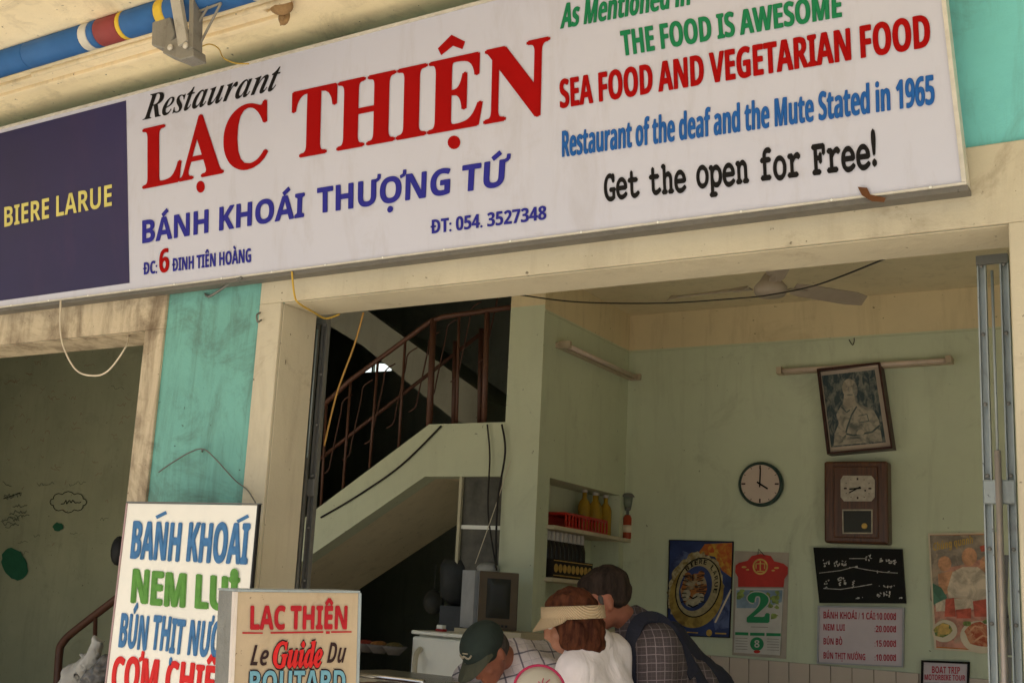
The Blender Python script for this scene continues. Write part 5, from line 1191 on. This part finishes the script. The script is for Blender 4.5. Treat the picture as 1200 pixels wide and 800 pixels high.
for k in range(Nn):
    A2, B2_ = vs[k], vs[(k + 1) % Nn]
    for j in range(4): vb.bm.faces.new((A2[j], A2[(j + 1) % 4], B2_[(j + 1) % 4], B2_[j]))
vis = thing('straw_visor', c, 'woven straw sun visor worn by the auburn haired woman', 'visor'); vb.build('band', M['straw'], vis, True)
vb = MB(); inner, outer = [], []
for k in range(19):
    a = math.radians(10 + 160 * k / 18); dirn = s * math.cos(a) + f * math.sin(a)
    base = c + s * math.cos(a) * .096 + f * (math.sin(a) * .114 - .012) + u * .014
    inner.append(base); outer.append(base + (dirn - u * 1.3).normalized() * .056 * math.sin(math.radians(180 * k / 18)) ** .6 if 0 < k < 18 else base + dirn * .003)
for k in range(18):
    vb.face([inner[k], inner[k + 1], outer[k + 1], outer[k]]); vb.face([inner[k] - u * .004, outer[k] - u * .004, outer[k + 1] - u * .004, inner[k + 1] - u * .004])
vb.build('brim', M['straw'], vis)
# --- man in a green cap bending towards the camera side
d0 = 4.75
face = (-RT * .62 - FW * .55 - UZv * .85); up = (-RT * .62 - FW * .35 + UZv * .78)
J = dict(head=V3(570, 764, d0), neck=V3(602, 769, d0 + .13), chest=V3(640, 797, d0 + .38))
J['pelvis'] = J['chest'] + RT * .16 + FW * .22 - UZv * .30
J['shl'] = V3(640, 797, d0 - .0); J['shr'] = V3(555, 798, d0 + .22)
J['ell'] = J['shl'] - UZv * .27 - RT * .05; J['wrl'] = J['ell'] - RT * .2 - FW * .05
J['elr'] = J['shr'] - UZv * .28 + RT * .0; J['wrr'] = J['elr'] + RT * .05 - FW * .22
stance(J, (-RT - FW * .8))
p3, body3, B3 = person('person in a dark green cap and pale checked shirt bending forward by the fridge', M['skin'], J, face, up, M['pl1'], M['jeans'], 1.0, chest=(.15, .13), shoulder=.078)
f, u, s, m4 = B3; c = J['head']
hairshell(body3, c, B3, 1.0, M['hairg'], 'hair', parts=[((0, -.035, .0), (.078, .072, .07))], amp=.003)
cp_ = thing('baseball_cap', c, 'dark green baseball cap with olive brim and pale emblem worn by the bending man', 'cap')
b = MB(); b.ball(c + u * .040 - f * .008, (.087, .106, .082), 24, 16, m4)
o = remesh_obj('crown', b, M['cap'], cp_, .008, 1)
b = MB(); inner, outer = [], []
for k in range(17):
    a = math.radians(18 + 144 * k / 16); base = c + s * math.cos(a) * .082 + f * math.sin(a) * .098 + u * (.032)
    t_ = math.sin(math.pi * k / 16); inner.append(base); outer.append(base + f * .078 * t_ ** .45 + u * (-.018 * t_ - .018 * abs(math.cos(a))))
for k in range(16):
    b.face([inner[k], inner[k + 1], outer[k + 1], outer[k]]); b.face([inner[k] - u * .004, outer[k] - u * .004, outer[k + 1] - u * .004, inner[k + 1] - u * .004])
b.build('brim', M['capb'], cp_)
el = MB()
for cc_, rr_ in ((0, 1), (1, 1)): pass
pos = lambda a, h: c + u * (.040 + h) - f * .008 + (s * math.sin(a) * .0885 + f * math.cos(a) * .1075) * math.sqrt(max(0, 1 - (h / .084) ** 2))
em_pts = [pos(-.42, .026), pos(-.2, .018), pos(.05, .03), pos(.2, .022), pos(.4, .032)]
el.tube(curve_pts(em_pts, 4), [.004] * 17, 6); el.tube([pos(-.25, .036), pos(.1, .04)], .003, 6); el.build('emblem', M['photo_l'], cp_, True)
# --- white round thing with a pink rim in front
dc = atD(632, 808, 3.95); dn = (CAM - dc).normalized(); dn = (dn + UZv * .35).normalized()
rp = thing('round_tray', dc - UZv * .08, 'white domed round tray with a pink rim held in front of the bending man', 'tray')
MB().lathe([(.082, -.012), (.080, .002), (.06, .014), (.03, .022), (.004, .025)], dc, dn, 32).build('dome', plain('cream_enamel', (.50, .46, .38), .4, 0, .05), rp, True)
MB().lathe([(.078, -.014), (.088, -.012), (.089, .002), (.0835, .006), (.081, .0)], dc, dn, 32).build('rim', M['pink'], rp, True)
uu_ = dn.cross(UZv).normalized(); vv_ = uu_.cross(dn).normalized(); b = MB()
for a, L in ((20, .03), (60, .036), (95, .034), (130, .03), (165, .03)):
    d = (-uu_ * math.cos(math.radians(a)) + vv_ * math.sin(math.radians(a))); c1 = dc + dn * .027 + vv_ * .0 - uu_ * .015
    b.tube(curve_pts([c1 + d * .006, c1 + d * L * .5 + uu_ * .004, c1 + d * L - dn * .006], 3), .0016, 5)
b.build('flower_print', M['pink'], rp)
# table the three are bending over
tq_ = thing('table', atD(600, 900, 4.3) * 1.0, 'low dark table the three people are bending over', 'table'); tcx = atD(600, 900, 4.2)
MB().box(tcx.x - .45, tcx.x + .25, tcx.y - .25, tcx.y + .25, .72, .75).build('tabletop', dm('dark_tabletop', (.12, .06, .035)), tq_)
for X in (-.42, .22):
    for Yy in (-.22, .22): MB().bar((tcx.x + X, tcx.y + Yy, .012), (tcx.x + X, tcx.y + Yy, .719), .04, .04).build('leg', M['dsteel'], tq_)
